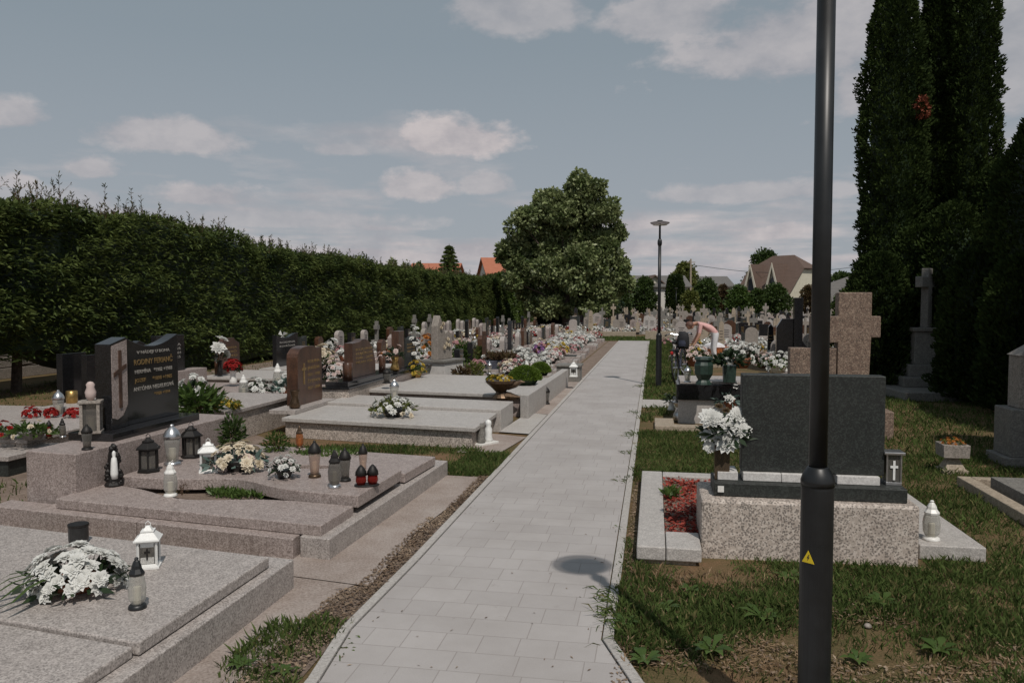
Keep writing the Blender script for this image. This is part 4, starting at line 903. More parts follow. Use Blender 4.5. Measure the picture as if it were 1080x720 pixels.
# vase with white chrysanthemums
vr = thing('vase', (.47, 5.66, .489), 'tall smoky vase of white chrysanthemums left of the speckled black headstone', 'vase')
MB().box((0, 0, 0), (.10, .10, .235), 0, 1.05).build('body', 'glass_brown', vr, .004)
rr = np.random.RandomState(50)
for (x, y, z, r0, mt) in ((-.075, -.02, .42, .085, 'petal_white'), (.06, -.03, .38, .085, 'petal_white'), (-.02, .02, .335, .07, 'petal_white'), (.03, -.06, .275, .10, 'petal_white'), (.11, 0, .44, .075, 'petal_white'), (-.10, -.02, .30, .055, 'petal_white'), (.13, -.04, .35, .07, 'petal_white'), (-.085, -.03, .22, .05, 'petal_white')):
    m = MB(); m.quads(blossom((x, y, z), (x*2, -.9, .55), r0, 7, 16, rr)); m.quads(blossom((x, y+.01, z), (x*2, -.6, .9), r0*.95, 6, 14, rr)); m.build('blossom', mt, vr)
for (x, y, z) in ((-.02, 0, .50), (.03, .02, .47)):
    m = MB(); m.quads(blossom((x, y, z), (0, -.5, .9), .035, 3, 8, rr)); m.build('blossom', 'red_leaf', vr)
m = MB(); m.quads(leaves_around((.03, 0, .28), (.16, .10, .16), 130, .09, .03, rr)); m.build('leaves', 'dark_leaf', vr)
m = MB()
for i in range(8): m.tube([(rr.uniform(-.03, .03), rr.uniform(-.03, .03), .02), (rr.uniform(-.09, .1), rr.uniform(-.04, .02), .34)], .004, 5)
m.build('stems', 'dark_leaf', vr)
# lantern with cross on the base plate
r_ = thing('cross_lantern', (1.585, 5.68, .489), 'square glass lantern with white cross right of the speckled black headstone', 'lantern')
MB().box((0, 0, 0), (.10, .10, .02)).build('base', 'metal_silver', r_, .002); MB().box((0, 0, .205), (.13, .13, .018)).build('roof', 'metal_silver', r_, .003)
MB().box((0, 0, .022), (.085, .085, .18)).build('pane', 'glass_smoke', r_)
m = MB()
for sx in (-1, 1):
    for sy in (-1, 1): m.box((sx*.044, sy*.044, .02), (.01, .01, .185))
m.build('frame', 'metal_silver', r_)
m = MB(); m.plate([(-.007, 0), (.007, 0), (.007, .08), (.024, .08), (.024, .096), (.007, .096), (.007, .13), (-.007, .13), (-.007, .096), (-.024, .096), (-.024, .08), (-.007, .08)], (0, -.046, .035), (1, 0, 0), (0, 0, 1), .004); m.build('cross_emblem', 'white_enamel', r_)
put(v_whitecap, 982, 569, .10, 527, 'clear glass lantern with silver-white cap on the right kerb slab', 0, 1.15)
# red terrazzo cross
o = (2.35, 10.8, 0); r_ = thing('grave_cross', o, 'massive red-brown terrazzo cross behind the speckled black headstone', 'gravestone', 'graves standing right of the path')
Pc = at(897, 470, 0); k = 10.8/Pc.y; cx = Pc.x*k
o = (cx, 10.8, 0); r_.location = o
m = MB(o); m.box((cx-.35, 10.8, 0), (1.6, .5, .35)); m.build('plinth', 'terrazzo_red', r_, .01)
m = MB(o); m.plate([(-.20, .35), (.17, .35), (.20, 1.27), (.31, 1.27), (.31, 1.54), (.20, 1.54), (.20, 1.84), (-.20, 1.84), (-.20, 1.54), (-.52, 1.54), (-.52, 1.20), (-.20, 1.20)], (cx, 10.9, 0), (1, 0, 0), (0, 0, 1), .2); m.build('cross', 'terrazzo_red', r_, .01)
m = MB(o); m.plate([(-.78, .35), (-.21, .35), (-.21, 1.13), (-.78, 1.13)], (cx, 10.89, 0), (1, 0, 0), (0, 0, 1), .18); m.build('side_stone', 'terrazzo_red', r_, .01)
# black grave with vases behind, left of headstone
o = Vector((1.15, 11.2, 0)); r_ = thing('grave', o, 'black polished double grave with urn and vases on top, left of dark headstone', 'grave', 'graves standing right of the path')
m = MB(o); m.box((1.22, 11.8, 0), (1.75, .62, .34)); m.build('plinth', 'granite_light', r_, .006)
m = MB(o); m.box((1.22, 11.75, .342), (1.80, .62, .22)); m.build('base_plate', 'granite_black', r_, .006)
m = MB(o); m.box((1.22, 11.95, .565), (1.7, .9, .04)); m.build('cover_slab', 'granite_grey', r_, .004)
m = MB(o); m.box((.36, 11.6, 0), (.05, .06, .52)); m.build('post', 'granite_black', r_)
r_ = thing('stone_border', (.35, 11.0, 0), 'low tan stone kerb in the grass before the black grave', 'kerb'); m = MB((.35, 11.0, 0)); m.prism([(.02, 10.75), (1.6, 10.75), (1.6, 10.95), (.28, 10.95), (.28, 11.5), (.02, 11.5)], 0, .07); m.build('kerb', 'stone_tan', r_, .008)
vase('urn', at(719, 446, 0) + Vector((0, .1, .02)), .27, .27, 'metal_silver', 'squat silver urn on the grass by the tan kerb', kind=0)
vase('vase', at(708, 433, .05), .15, .12, 'plastic_white', 'small white pot with dark plant left of silver urn', flowers='petal_white', n=4, br=.03)
P = at(770, 432, .2); bouquet('flower_arrangement', P, .52, .42, 'petal_white', 'silver-green fern bouquet in orange bowl left of the dark headstone', bowl='terracotta', leafm='grey_leaf', n=12, br=.07, seed=61, leafn=320)
put(v_silver, 725, 403, .605, 386, 'clear candle jar on the near end of the black grave', 0, 1.3)
r_ = thing('urn', at(742, 405, .605), 'dark bronze ribbed urn on the black grave', 'urn'); MB().lathe([(.11, 0), (.10, .03), (.075, .06), (.12, .14), (.125, .26), (.10, .32), (.13, .34), (.12, .37)], n=16, flute=.05).build('body', 'plastic_green', r_)
r_ = thing('vase', at(769, 403, .605), 'dark green square vase with leafy white flowers on the black grave', 'vase'); MB().box((0, 0, 0), (.16, .16, .24), 0, 1.12).build('body', 'plastic_green', r_, .006)
m = MB(); m.quads(leaves_around((0, 0, .26), (.2, .2, .2), 160, .12, .045, rs)); m.build('leaves', 'dark_leaf', r_); m = MB(); m.quads(flower_mass((0, 0, .32), (.12, .12, .1), 8, .035, 3, 7, rs)); m.build('blossoms', 'petal_white', r_)
# pedestal vase and dark slab at right
P = at(1004, 498, 0); r_ = thing('stone_planter', P, 'small square stone pedestal planter with orange-yellow flowers in the grass', 'planter')
MB().box((0, 0, 0), (.24, .24, .04)).box((0, 0, .04), (.20, .20, .12), 0, .42).build('foot', 'stone_tan', r_, .004); MB().box((0, 0, .165), (.24, .24, .13), 0, 1.04).build('box', 'stone_pale', r_, .005)
m = MB(); m.quads(flower_mass((0, 0, .29), (.11, .11, .06), 22, .022, 2, 7, rs)); m.build('blossoms', 'petal_orange', r_); m = MB(); m.quads(leaves_around((0, 0, .29), (.11, .11, .06), 90, .04, .02, rs)); m.build('leaves', 'bush_yellow', r_)
o = Vector((3.5, 7.2, 0)); r_ = thing('grave', o, 'dark flat grave slab in the grass at the right edge', 'grave', 'graves standing right of the path')
m = MB(o); m.prism([(2.80, 4.9), (2.92, 4.9), (2.92, 8.0), (2.80, 8.0)], 0, .09); m.prism([(2.925, 7.9), (5.2, 7.9), (5.2, 8.0), (2.925, 8.0)], 0, .09); m.build('kerb', 'stone_tan', r_, .008)
m = MB(o); m.prism([(3.02, 4.9), (5.2, 4.9), (5.2, 7.82), (3.02, 7.82)], 0, .13); m.build('cover_slab', 'stone_weathered', r_, .006)
o = Vector((4.15, 9.4, 0)); r_ = thing('gravestone', o, 'tall pale obelisk stone at the right edge of the picture', 'gravestone')
Pq = at(1060, 490, 0); o = Vector((Pq.x+.25, Pq.y+.1, 0)); r_.location = o
m = MB(o); m.box((o.x, o.y, 0), (.62, .5, .1)); m.box((o.x, o.y, .1), (.50, .42, .50)); m.build('plinth', 'stone_weathered', r_, .01)
m = MB(o); m.box((o.x+.02, o.y, .602), (.34, .28, .55)); m.add([(o.x-.17, o.y-.16, 1.154), (o.x+.21, o.y-.16, 1.154), (o.x+.21, o.y+.16, 1.154), (o.x-.17, o.y+.16, 1.154), (o.x+.02, o.y, 1.32)], [(0, 1, 4), (1, 2, 4), (2, 3, 4), (3, 0, 4), (3, 2, 1, 0)]); m.build('headstone', 'stone_pale', r_, .008)
# old stone cross under the thujas
Pq = at(972, 415, 0); o = Vector(Pq); r_ = thing('stone_cross', o, 'tall old stone cross on stepped pedestal in the shade of the thujas', 'cross', rz=0)
H_ = hz(Pq, 283)
m = MB(); m.box((-.1, -.2, 0), (1.5, 2.2, .16), R(8)); m.box((0, 0, .16), (.9, .9, .18)); m.build('steps', 'stone_weathered', r_, .015)
m = MB(); m.box((0, 0, .34), (.62, .5, .22)); m.box((0, 0, .56), (.40, .34, .62), 0, .92); m.box((0, 0, 1.18), (.46, .40, .07)); m.build('pedestal', 'stone_weathered', r_, .012)
m = MB(); m.plate([(-.10, 0), (.10, 0), (.085, .75), (.34, .75), (.34, .95), (.085, .95), (.085, H_-1.25), (-.085, H_-1.25), (-.085, .95), (-.34, .95), (-.34, .75), (-.085, .75)], (0, .07, 1.25), Vector((math.cos(R(50)), math.sin(R(50)), 0)), (0, 0, 1), .14); m.build('cross', 'stone_weathered', r_, .012)
# black stele
Pq = at(838, 398, 0); o = Vector(Pq); r_ = thing('gravestone', o, 'tall black angular stele with lower black wing stones', 'gravestone')
m = MB(); m.box((0, 0, 0), (1.05, .4, .35)); m.build('plinth', 'granite_black', r_, .008)
m = MB(); m.box((.05, 0, .352), (.19, .2, hz(Pq, 314)-.35)); m.build('headstone', 'granite_black', r_, .006)
m = MB(); m.plate([(-.42, 0), (-.05, 0), (-.05, 1.0), (-.30, 1.0), (-.42, .8)], (0, .08, .352), (1, 0, 0), (0, 0, 1), .14); m.plate([(.15, 0), (.50, 0), (.15, .5)], (0, .08, .352), (1, 0, 0), (0, 0, 1), .14); m.build('side_stone', 'granite_black', r_, .006)

# ------------------------------------------------------------------ bicycle and person
def make_bike(P, rz):
    r = thing('bicycle', P, 'dark bicycle with bag parked on the grass beside the second lamp post', 'bicycle', rz=rz)
    R0 = .34
    for y in (-.52, .52):
        w = MB(); pts = [(0, y+R0*math.cos(a), R0+R0*math.sin(a)) for a in np.linspace(0, 2*math.pi, 29)]
        w.tube(pts, .02, 6); wh = w.build('wheel', 'rubber', r)
        s = MB(); s.tube([(0, y+(R0-.03)*math.cos(a), R0+(R0-.03)*math.sin(a)) for a in np.linspace(0, 2*math.pi, 29)], .009, 5); s.build('rim', 'metal_silver', wh)
        s = MB()
        for k in range(14):
            a = k*2*math.pi/14; s.tube([(.02*(-1)**k, y, R0), (0, y+(R0-.03)*math.cos(a), R0+(R0-.03)*math.sin(a))], .0022, 4)
        s.tube([(-.05, y, R0), (.05, y, R0)], .02, 8); s.build('spokes', 'metal_silver', wh)
        f = MB(); f.tube([(0, y+(R0+.035)*math.cos(a), R0+(R0+.035)*math.sin(a)) for a in np.linspace(.3, 2.7, 12)], .018, 6); f.build('mudguard', 'metal_black', r)
    f = MB(); bb = (0, -.02, .30); seat = (0, -.20, .78); head = (0, .34, .84); hl_ = (0, .38, .66)
    for a, b in ((bb, seat), (bb, hl_), (seat, (0, .35, .80)), (bb, (0, -.52, .34)), ((0, -.17, .72), (0, -.52, .34)), (head, hl_)): f.tube([a, b], .017, 7)
    f.tube([(0, .38, .66), (.045, .42, .60), (.045, .52, .34)], .011, 6); f.tube([(0, .38, .66), (-.045, .42, .60), (-.045, .52, .34)], .011, 6); f.build('frame', 'cloth_navy', r)
    h = MB(); h.tube([(0, .34, .84), (0, .33, .98)], .013, 6); h.tube([(-.27, .18, 1.02), (-.2, .28, 1.04), (0, .34, .99), (.2, .28, 1.04), (.27, .18, 1.02)], .012, 6); h.build('handlebar', 'metal_silver', r)
    for sx in (-1, 1): MB().tube([(sx*.27, .18, 1.02), (sx*.28, .10, 1.01)], .018, 8).build('grip', 'rubber', r)
    MB().lathe([(.02, 0), (.10, .02), (.11, .05), (.06, .08)], (0, -.24, .82), n=12, sy=1.35, sx=.85).build('saddle', 'rubber', r, smooth=True)
    MB().tube([(0, -.19, .76), (0, -.22, .84)], .012, 6).build('seat_post', 'metal_silver', r)
    c = MB(); c.lathe([(.09, -.008), (.09, .008)], (0, 0, 0), n=18); cr = MB(); cr.tube([(.06, -.02, .30), (.07, .08, .17), (.14, .08, .17)], .01, 6); cr.tube([(-.06, -.02, .30), (-.07, -.12, .43), (-.14, -.12, .43)], .01, 6); cr.tube([(.05, -.02, .3), (-.05, -.02, .3)], .03, 8); cr.build('crank', 'metal_silver', r)
    rk = MB(); rk.tube([(0, -.28, .72), (0, -.75, .72)], .01, 6); rk.tube([(.06, -.3, .72), (.06, -.72, .72), (-.06, -.72, .72), (-.06, -.3, .72)], .007, 5); rk.tube([(.05, -.6, .72), (.05, -.52, .34)], .007, 5); rk.build('rack', 'metal_black', r)
    MB().tube([(.04, -.1, .28), (.22, -.12, .01)], .01, 6).build('kickstand', 'metal_silver', r)
    MB().lathe([(.03, 0), (.035, .04), (.01, .06)], (0, -.78, .64), n=10).build('rear_light', 'plastic_red', r)
    return r
bk = make_bike(Vector((.58, 17.4, .02)), R(-12)); bk.rotation_euler = (0, R(-5), R(-12))
r_ = thing('bag', Vector((.60, 16.95, .76)), 'black rucksack strapped on the rack of the bicycle', 'bag', rz=R(-12)); MB().lathe([(.10, 0), (.13, .05), (.125, .22), (.10, .32), (.04, .36)], n=14, sy=.65).build('body', 'cloth_black', r_, smooth=True)
MB().tube([(-.08, -.12, .08), (-.09, -.2, .2), (-.05, -.12, .36)], .014, 6).build('strap', 'cloth_black', r_); MB().lathe([(.07, 0), (.08, .05), (.06, .12)], (0, -.13, .06), n=10, sy=.5).build('pocket', 'cloth_navy', r_)

def skin_mesh(name, pts, edges, rad, parent, mats, paint=None, sub=2, root=0):
    me = bpy.data.meshes.new(name); me.from_pydata(pts, edges, []); ob = bpy.data.objects.new(name, me); col.objects.link(ob)
    md = ob.modifiers.new('skin', 'SKIN'); md.use_smooth_shade = True
    for i, v in enumerate(me.skin_vertices[0].data): v.radius = rad[i] if isinstance(rad[i], tuple) else (rad[i], rad[i]); v.use_root = (i == root)
    sb = ob.modifiers.new('sub', 'SUBSURF'); sb.levels = sub; sb.render_levels = sub
    dg = bpy.context.evaluated_depsgraph_get(); m2 = bpy.data.meshes.new_from_object(ob.evaluated_get(dg)); bpy.data.objects.remove(ob)
    m2.materials.clear()
    for m in mats: m2.materials.append(MATS[m])
    if paint:
        for p in m2.polygons: p.material_index = paint(p.center)
    o = bpy.data.objects.new(name, m2); col.objects.link(o); o.parent = parent; return o
def make_person(P, rz):
    r = thing('person', P, 'person in pale pink top bending over a grave beside an orange basket', 'person', rz=rz)
    # faces local +X, bends forward from the hips
    pts = [(0, 0, .90), (.16, 0, 1.06), (.36, 0, 1.16), (.46, 0, 1.17), (.56, 0, 1.14), (.60, 0, 1.13),
           (-.02, .10, .86), (.02, .11, .47), (-.04, .11, .08), (.06, .11, .035), (.14, .12, .03),
           (-.02, -.10, .86), (.05, -.11, .48), (-.03, -.11, .08), (.07, -.11, .035), (.15, -.12, .03),
           (.38, .19, 1.12), (.42, .22, .84), (.54, .20, .60), (.57, .19, .54), (.38, -.19, 1.12), (.44, -.22, .84), (.58, -.18, .62), (.61, -.17, .56)]
    ed = [(0, 1), (1, 2), (2, 3), (3, 4), (4, 5), (0, 6), (6, 7), (7, 8), (8, 9), (9, 10), (0, 11), (11, 12), (12, 13), (13, 14), (14, 15), (2, 16), (16, 17), (17, 18), (18, 19), (2, 20), (20, 21), (21, 22), (22, 23)]
    rad = [(.15, .13), (.15, .12), (.16, .12), .06, .055, .05, .095, .062, .04, .042, .03, .095, .062, .04, .042, .03, .06, .045, .032, .028, .06, .045, .032, .028]
    def paint(c):
        if c.z < .07: return 3
        if c.z < .93 and c.x < .2: return 2
        if abs(c.y) > .12 and c.z < .9: return 0
        if c.x > .44 and abs(c.y) < .1: return 0
        return 1
    skin_mesh('body', pts, ed, rad, r, ['skin', 'cloth_pink', 'cloth_white', 'rubber'], paint)
    # head with face, looking down
    hd = MB(); 
    vs = []
    bm = bmesh.new(); bmesh.ops.create_icosphere(bm, subdivisions=3, radius=1)
    for v in bm.verts:
        x, y, z = v.co
        f = 1.0
        nx = x*.098; ny = y*.078; nzz = z*.115
        if x > .75 and abs(y) < .22 and -.35 < z < .15: nx += .018*(1-abs(y)/.22)          # nose
        if x > .7 and abs(y) < .35 and -.5 < z < -.42: nx -= .004
        if x > .6 and .1 < z < .3 and .25 < abs(y) < .55: nx -= .010                        # eye sockets
        if z < -.4: ny *= .82; nx *= .95
        if abs(y) > .93 and -.25 < z < .2: ny *= 1.15                                      # ears
        v.co = (nx, ny, nzz)
    rot = Matrix.Rotation(R(62), 4, 'Y'); 
    bm.transform(Matrix.Translation((.66, 0, 1.10)) @ rot)
    me = bpy.data.meshes.new('head'); bm.to_mesh(me); bm.free(); me.materials.append(MATS['skin'])
    ho = bpy.data.objects.new('head', me); col.objects.link(ho); ho.parent = r
    for p in me.polygons: p.use_smooth = True
    bm = bmesh.new(); bmesh.ops.create_icosphere(bm, subdivisions=3, radius=1)
    dele = [v for v in bm.verts if v.co.x > .35 and v.co.z < .55 or v.co.z < -.55]; bmesh.ops.delete(bm, geom=dele, context='VERTS')
    for v in bm.verts:
        v.co = (v.co.x*.112, v.co.y*.094, v.co.z*.128)
    bm.transform(Matrix.Translation((.655, 0, 1.105)) @ rot); me = bpy.data.meshes.new('hair'); bm.to_mesh(me); bm.free(); me.materials.append(MATS['hair_brown'])
    hh = bpy.data.objects.new('hair', me); col.objects.link(hh); hh.parent = ho; sm = hh.modifiers.new('s', 'SOLIDIFY'); sm.thickness = .012
    for sx in (-1, 1):
        h0 = Vector((.57, .19, .54)) if sx > 0 else Vector((.61, -.17, .56)); hp = [tuple(h0), tuple(h0+Vector((.02, 0, -.05)))]; he = [(0, 1)]; hr = [.026, (.036, .018)]
        for fi in range(4):
            b = len(hp); off = Vector((.012+.004*fi, (fi-1.5)*.018, -.085)); hp += [tuple(h0+off), tuple(h0+off+Vector((.012, 0, -.03*(1-.15*abs(fi-1.5))))), tuple(h0+off+Vector((.004, 0, -.055)))]; he += [(1, b), (b, b+1), (b+1, b+2)]; hr += [.009, .008, .006]
        b = len(hp); hp += [tuple(h0+Vector((.03, -sx*.035, -.055))), tuple(h0+Vector((.035, -sx*.045, -.085)))]; he += [(1, b), (b, b+1)]; hr += [.010, .008]
        skin_mesh('hand', hp, he, hr, r, ['skin'], sub=1)
    return r
make_person(Vector((1.62, 22.2, 0)), math.pi)
P = at(757, 384, 0); r_ = thing('basket', P+Vector((0, 0, .25)), 'orange woven basket with white cloth beside the bending person', 'basket')
MB().lathe([(.24, 0), (.32, .22), (.34, .24), (.30, .22)], n=18, flute=.02).build('body', 'straw_orange', r_); MB().lathe([(.31, .2), (.26, .30), (.12, .36), (.01, .37)], (-.08, 0, 0), n=10, flute=.12).build('cloth', 'cloth_white', r_)
simple_grave((P.x, P.y+.9, 0), 'grave with chrysanthemum bed under the orange basket', 1.1, 2.2, .25, 'stone_tan', 'stone_tan', None, rz=0, group='graves standing right of the path', cov=True)

# ------------------------------------------------------------------ fields of graves farther off
def proto_grave(kind, kerb, cover, hsm, seed):
    rr = random.Random(seed); r = thing('grave', (0, 0, 0), 'x', 'grave')
    w, L, top = .95, 2.0, .22
    m = MB(); t = .12
    for c, d in (((0, -L+t/2, 0), (w, t, top)), ((-w/2+t/2, -L/2, 0), (t, L-2*t-.01, top)), ((w/2-t/2, -L/2, 0), (t, L-2*t-.01, top)), ((0, -t/2, 0), (w, t, top))): m.box(c, d)
    m.build('kerb', kerb, r, .008)
    if cover: MB().box((0, -L/2, 0), (w-2*t-.01, L-2*t-.02, top+.03)).build('cover_slab', cover, r, .006)
    else: MB().box((0, -L/2, 0), (w-2*t-.01, L-2*t-.02, top-.06)).build('planting_soil', 'soil', r)
    h = {'slab': .75, 'arch': .85, 'peak': .9, 'cross': 1.15, 'obelisk': 1.35, 'shoulder': .85, 'wave': .8, 'highcross': 1.0, 'slant': .8}[kind]
    base = .24 if kind not in ('highcross', 'cross') else (.42 if kind == 'cross' else .85)
    MB().box((0, -.02, top+.002), (w*.72 if base < .6 else w*.45, .30, base), 0, .94).build('plinth', kerb if base < .6 else hsm, r, .008)
    wd_ = {'cross': .55, 'highcross': .5, 'obelisk': .36}.get(kind, .68)
    hsx = headstone(r, (0, 0, 0), (0, -.02, top+base+.002), wd_, h, .12, 'cross' if kind == 'highcross' else kind, hsm, 0)
    if kind not in ('cross', 'highcross'):
        m = MB(); k = 5 if kind != 'obelisk' else 4
        for i in range(k): m.box(((rr.random()-.5)*.06, -.082, top+base+h*(.62-.1*i)), (wd_*(.35+.25*rr.random()), .006, .022))
        m.build('inscription', 'gold_paint' if hsm in ('granite_black', 'granite_dark', 'granite_brown') else 'iron_black', hsx)
    return r
PG = []
desc = {'granite_black': 'black polished', 'granite_grey': 'grey granite', 'stone_pale': 'pale stone', 'granite_brown': 'brown polished', 'stone_weathered': 'weathered grey', 'granite_pink': 'pinkish granite', 'stone_tan': 'tan stone', 'granite_light': 'light granite', 'granite_dark': 'dark granite'}
kd = {'slab': 'rectangular headstone', 'arch': 'arched headstone', 'peak': 'peaked headstone', 'cross': 'stone cross', 'obelisk': 'obelisk', 'shoulder': 'shouldered headstone', 'wave': 'wavy-topped headstone', 'highcross': 'small cross on tall pedestal', 'slant': 'slanted headstone'}
for i, (k, kb, cv, hm) in enumerate((('slab', 'granite_grey', 'granite_grey', 'granite_black'), ('arch', 'stone_pale', None, 'stone_pale'), ('cross', 'stone_weathered', None, 'stone_weathered'), ('obelisk', 'stone_tan', None, 'stone_tan'), ('shoulder', 'granite_pink', 'granite_pink', 'granite_brown'),
                                     ('highcross', 'stone_pale', None, 'stone_pale'), ('peak', 'granite_pink', None, 'granite_pink'), ('wave', 'granite_light', 'granite_light', 'granite_dark'), ('obelisk', 'granite_grey', 'granite_dark', 'granite_black'), ('highcross', 'stone_weathered', None, 'stone_tan'), ('slant', 'granite_light', None, 'granite_light'), ('arch', 'granite_grey', 'granite_pink', 'granite_grey'))):
    PG.append((Proto(proto_grave(k, kb, cv, hm, i)), desc[hm]+' '+kd[k], k, hm))
def proto_bq(pm, bowl, seed, name='flower_bowl', w=.42, h=.30, n=14, leafm='dark_leaf'):
    r = bouquet(name, (0, 0, 0), w, h, pm, 'x', bowl=bowl, leafm=leafm, n=n, br=.065, layers=2, k=7, seed=seed, leafn=45); return Proto(r)
PB = [(proto_bq('petal_white', 'plastic_black', 101), 'white'), (proto_bq('petal_white', 'terracotta', 102, n=18), 'white'), (proto_bq('petal_palepink', 'plastic_black', 103), 'pale pink'), (proto_bq('petal_pink', 'plastic_white', 104), 'pink'), (proto_bq('petal_cream', 'terracotta', 105), 'cream'),
      (proto_bq('petal_red', 'plastic_black', 106), 'red'), (proto_bq('petal_yellow', 'plastic_white', 107), 'yellow'), (proto_bq('petal_white', 'plastic_green', 108, leafm='grey_leaf'), 'white'), (proto_bq('petal_purple', 'terracotta', 109), 'purple')]
bw = [5, 5, 3, 2, 3, 1.0, .9, 4, .5]
PV = [(v_black, 'black-capped'), (v_silver, 'silver-capped'), (v_whitecap, 'white-capped'), (v_red, 'red glass'), (v_amber, 'amber glass')]
bname = {0: 'black', 1: 'terracotta', 2: 'black', 3: 'white', 4: 'terracotta', 5: 'black', 6: 'white', 7: 'green', 8: 'terracotta'}
nbq = 0; nln = 0; EXTRA = []
def deco(P, rz, L, zone, near, dens=1.0, zt=.25, host='grave'):
    """bowls and lanterns on a grave at P"""
    global nbq, nln
    c, s = math.cos(rz), math.sin(rz); ux = Vector((c, s, 0)); fr = Vector((s, -c, 0))
    nb = rnd.choice((1, 2, 2, 3, 3, 4) if near else (1, 2, 2, 3)); nb = int(round(nb*dens))
    for i in range(nb):
        k = rnd.choices(range(len(PB)), bw)[0]; q = P+ux*rnd.uniform(-.3, .3)+fr*(.35+(L-.6)*rnd.random()); q.z = zt
        if nbq >= 285 or q.y > (38 if q.x < 0 else 40):
            EXTRA.append((tuple(q), k)); continue
        sc_ = rnd.uniform(.8, 1.25); lb = '%s %s flowers, %s bowl, %s grave %s' % ('small' if sc_ < .95 else ('large' if sc_ > 1.1 else 'medium'), PB[k][1], bname[k], host, zone)
        PB[k][0].place(q, rnd.uniform(0, 6.28), sc_, lb, 'flowers', lb); nbq += 1
    for i in range(rnd.choice((0, 1, 1, 2))):
        if nln >= 285: break
        k = rnd.randrange(len(PV)); q = P+ux*rnd.uniform(-.34, .34)+fr*(.3+(L-.5)*rnd.random()); q.z = zt
        h = rnd.uniform(.22, .32); lb = '%s %s lantern on %s grave %s' % ('low' if h < .27 else 'tall', PV[k][1], host, zone); PV[k][0].place(q, 0, (h*1.2, h*1.2, h), lb, 'lantern', lb); nln += 1
def put_grave(P, rz, zone, idx=None, sc=1.0, allow=None, L=2.0, dens=1.0, near=True):
    k = idx if idx is not None else rnd.choice(allow or range(len(PG)))
    p, ds, kk, hm = PG[k]
    lb = 'grave with %s %s, %s' % ('low' if sc < (.58 if rz > 1 and rz < 2 else .66) else ('high' if sc > (.64 if rz > 1 and rz < 2 else .76) else 'middling'), ds, zone)
    p.place(P, rz, (sc*rnd.uniform(.95, 1.2) if P[0] < -3 and P[1] < 52 else sc*rnd.uniform(.72, .9), L/2.0, sc), lb, 'grave', lb)
    deco(Vector(P), rz, L, zone, near, dens, host=kk, zt=.25*sc if hm in ('granite_black', 'granite_brown', 'granite_dark', 'granite_grey') else (.20*sc))
# left field: headstones on the hedge side, face the path
zl = ('nearest the path', 'in the middle', 'under the hedge')
for ci, colx in enumerate((-4.35, -7.3, -10.0)):
    y = 17.6 if colx > -5 else (19.3 if colx > -8 else 20.4)
    while y < 50:
        xx = colx+rnd.uniform(-.12, .12)
        if not (y > 36 and colx > -5):
            put_grave((xx, y, 0), math.pi/2, 'left rows '+zl[ci], L=2.15, sc=rnd.uniform(.52, .70), allow=[0, 0, 1, 4, 4, 6, 7, 8, 11, 2], dens=2.3 if colx > -5 else 1.4)
        y += rnd.uniform(1.1, 1.35)
# right field
zoneR = 'behind the bicycle'; zoneR2 = 'in far right rows'; zoneE = 'beyond the path end'
y = 19.9; cnt = 0; row = 0
while y < 84:
    xmin = .95 if y < 36 else -4.2-(y-36)*.06
    xmax = 4.6 if y < 24 else .26*y
    x = xmin+rnd.uniform(0, .4)
    while x < xmax:
        skip = (15.6 < y < 19.5 and x < 1.6) or (19 < y < 25 and .6 < x < 2.9) or (13.5 < y < 15 and x < 1.5) or (35.9 < y < 41.5 and x < 1.2)
        if not skip:
            zn = zoneE if x < .3 and y > 38 else (zoneR if y < 36 else zoneR2)
            ok = [0, 1, 4, 6, 7, 8, 11, 3] if y < 26 else None
            put_grave((x, y+rnd.uniform(-.15, .15), 0), rnd.choice((0, 0, 0, math.pi)) if y > 24 else 0, zn, L=1.7, sc=rnd.uniform(.58, .84) if y > 26 else rnd.uniform(.6, .75), allow=ok, dens=1.6 if y < 45 else 1.3, near=y < 40)
            cnt += 1
        x += rnd.uniform(.75, 1.0) if y < 50 else rnd.uniform(.95, 1.4)
    y += rnd.uniform(2.4, 2.8) if y < 50 else rnd.uniform(3.2, 4.2); row += 1
rr = np.random.RandomState(77); QQ = {}
for (x, y, z), k in EXTRA:
    for j in range(2):
        w_ = .22+.2*rr.rand(); c = (x+rr.normal()*.15, y+rr.normal()*.2, z+.08); nm = ('petal_white', 'petal_white', 'petal_palepink', 'petal_pink', 'petal_cream', 'petal_red', 'petal_yellow', 'petal_white', 'petal_purple')[k]
        QQ.setdefault(nm, []).append(flower_mass(c, (w_*.5, w_*.5, .16), 9, .06, 2, 6, rr)); QQ.setdefault('dark_leaf', []).append(leaves_around(c, (w_*.6, w_*.6, .14), 14, .09, .04, rr))
allq = []; mids = []; nms = list(QQ)
for i_, nm in enumerate(nms):
    a_ = np.concatenate(QQ[nm]); allq.append(a_); mids += [i_]*len(a_)
m = MB(); m.quads(np.concatenate(allq)); fo = m.build('distant_flowers', nms); fo.data.polygons.foreach_set('material_index', mids); tag(fo, 'mass of small flower bunches on the farthest graves', 'flowers', kind='stuff')
print('graves right', cnt, 'bouquets', nbq, 'lanterns', nln)
# kerb of the bed at the end of the path
r_ = thing('grave_kerb', (-1.5, 40.7, 0), 'low pale kerb wall across the lawn at the path end', 'kerb'); m = MB((-1.5, 40.7, 0)); m.box((-2.2, 40.7, 0), (2.6, .2, .28)); m.build('kerb', 'stone_tan', r_, .01)
r_ = thing('grave_kerb', (.1, 38.0, 0), 'tan block kerb just right of the path end', 'kerb'); m = MB((.1, 38.0, 0)); m.box((.35, 37.6, 0), (1.5, .3, .42)); m.build('kerb', 'stone_tan', r_, .01)
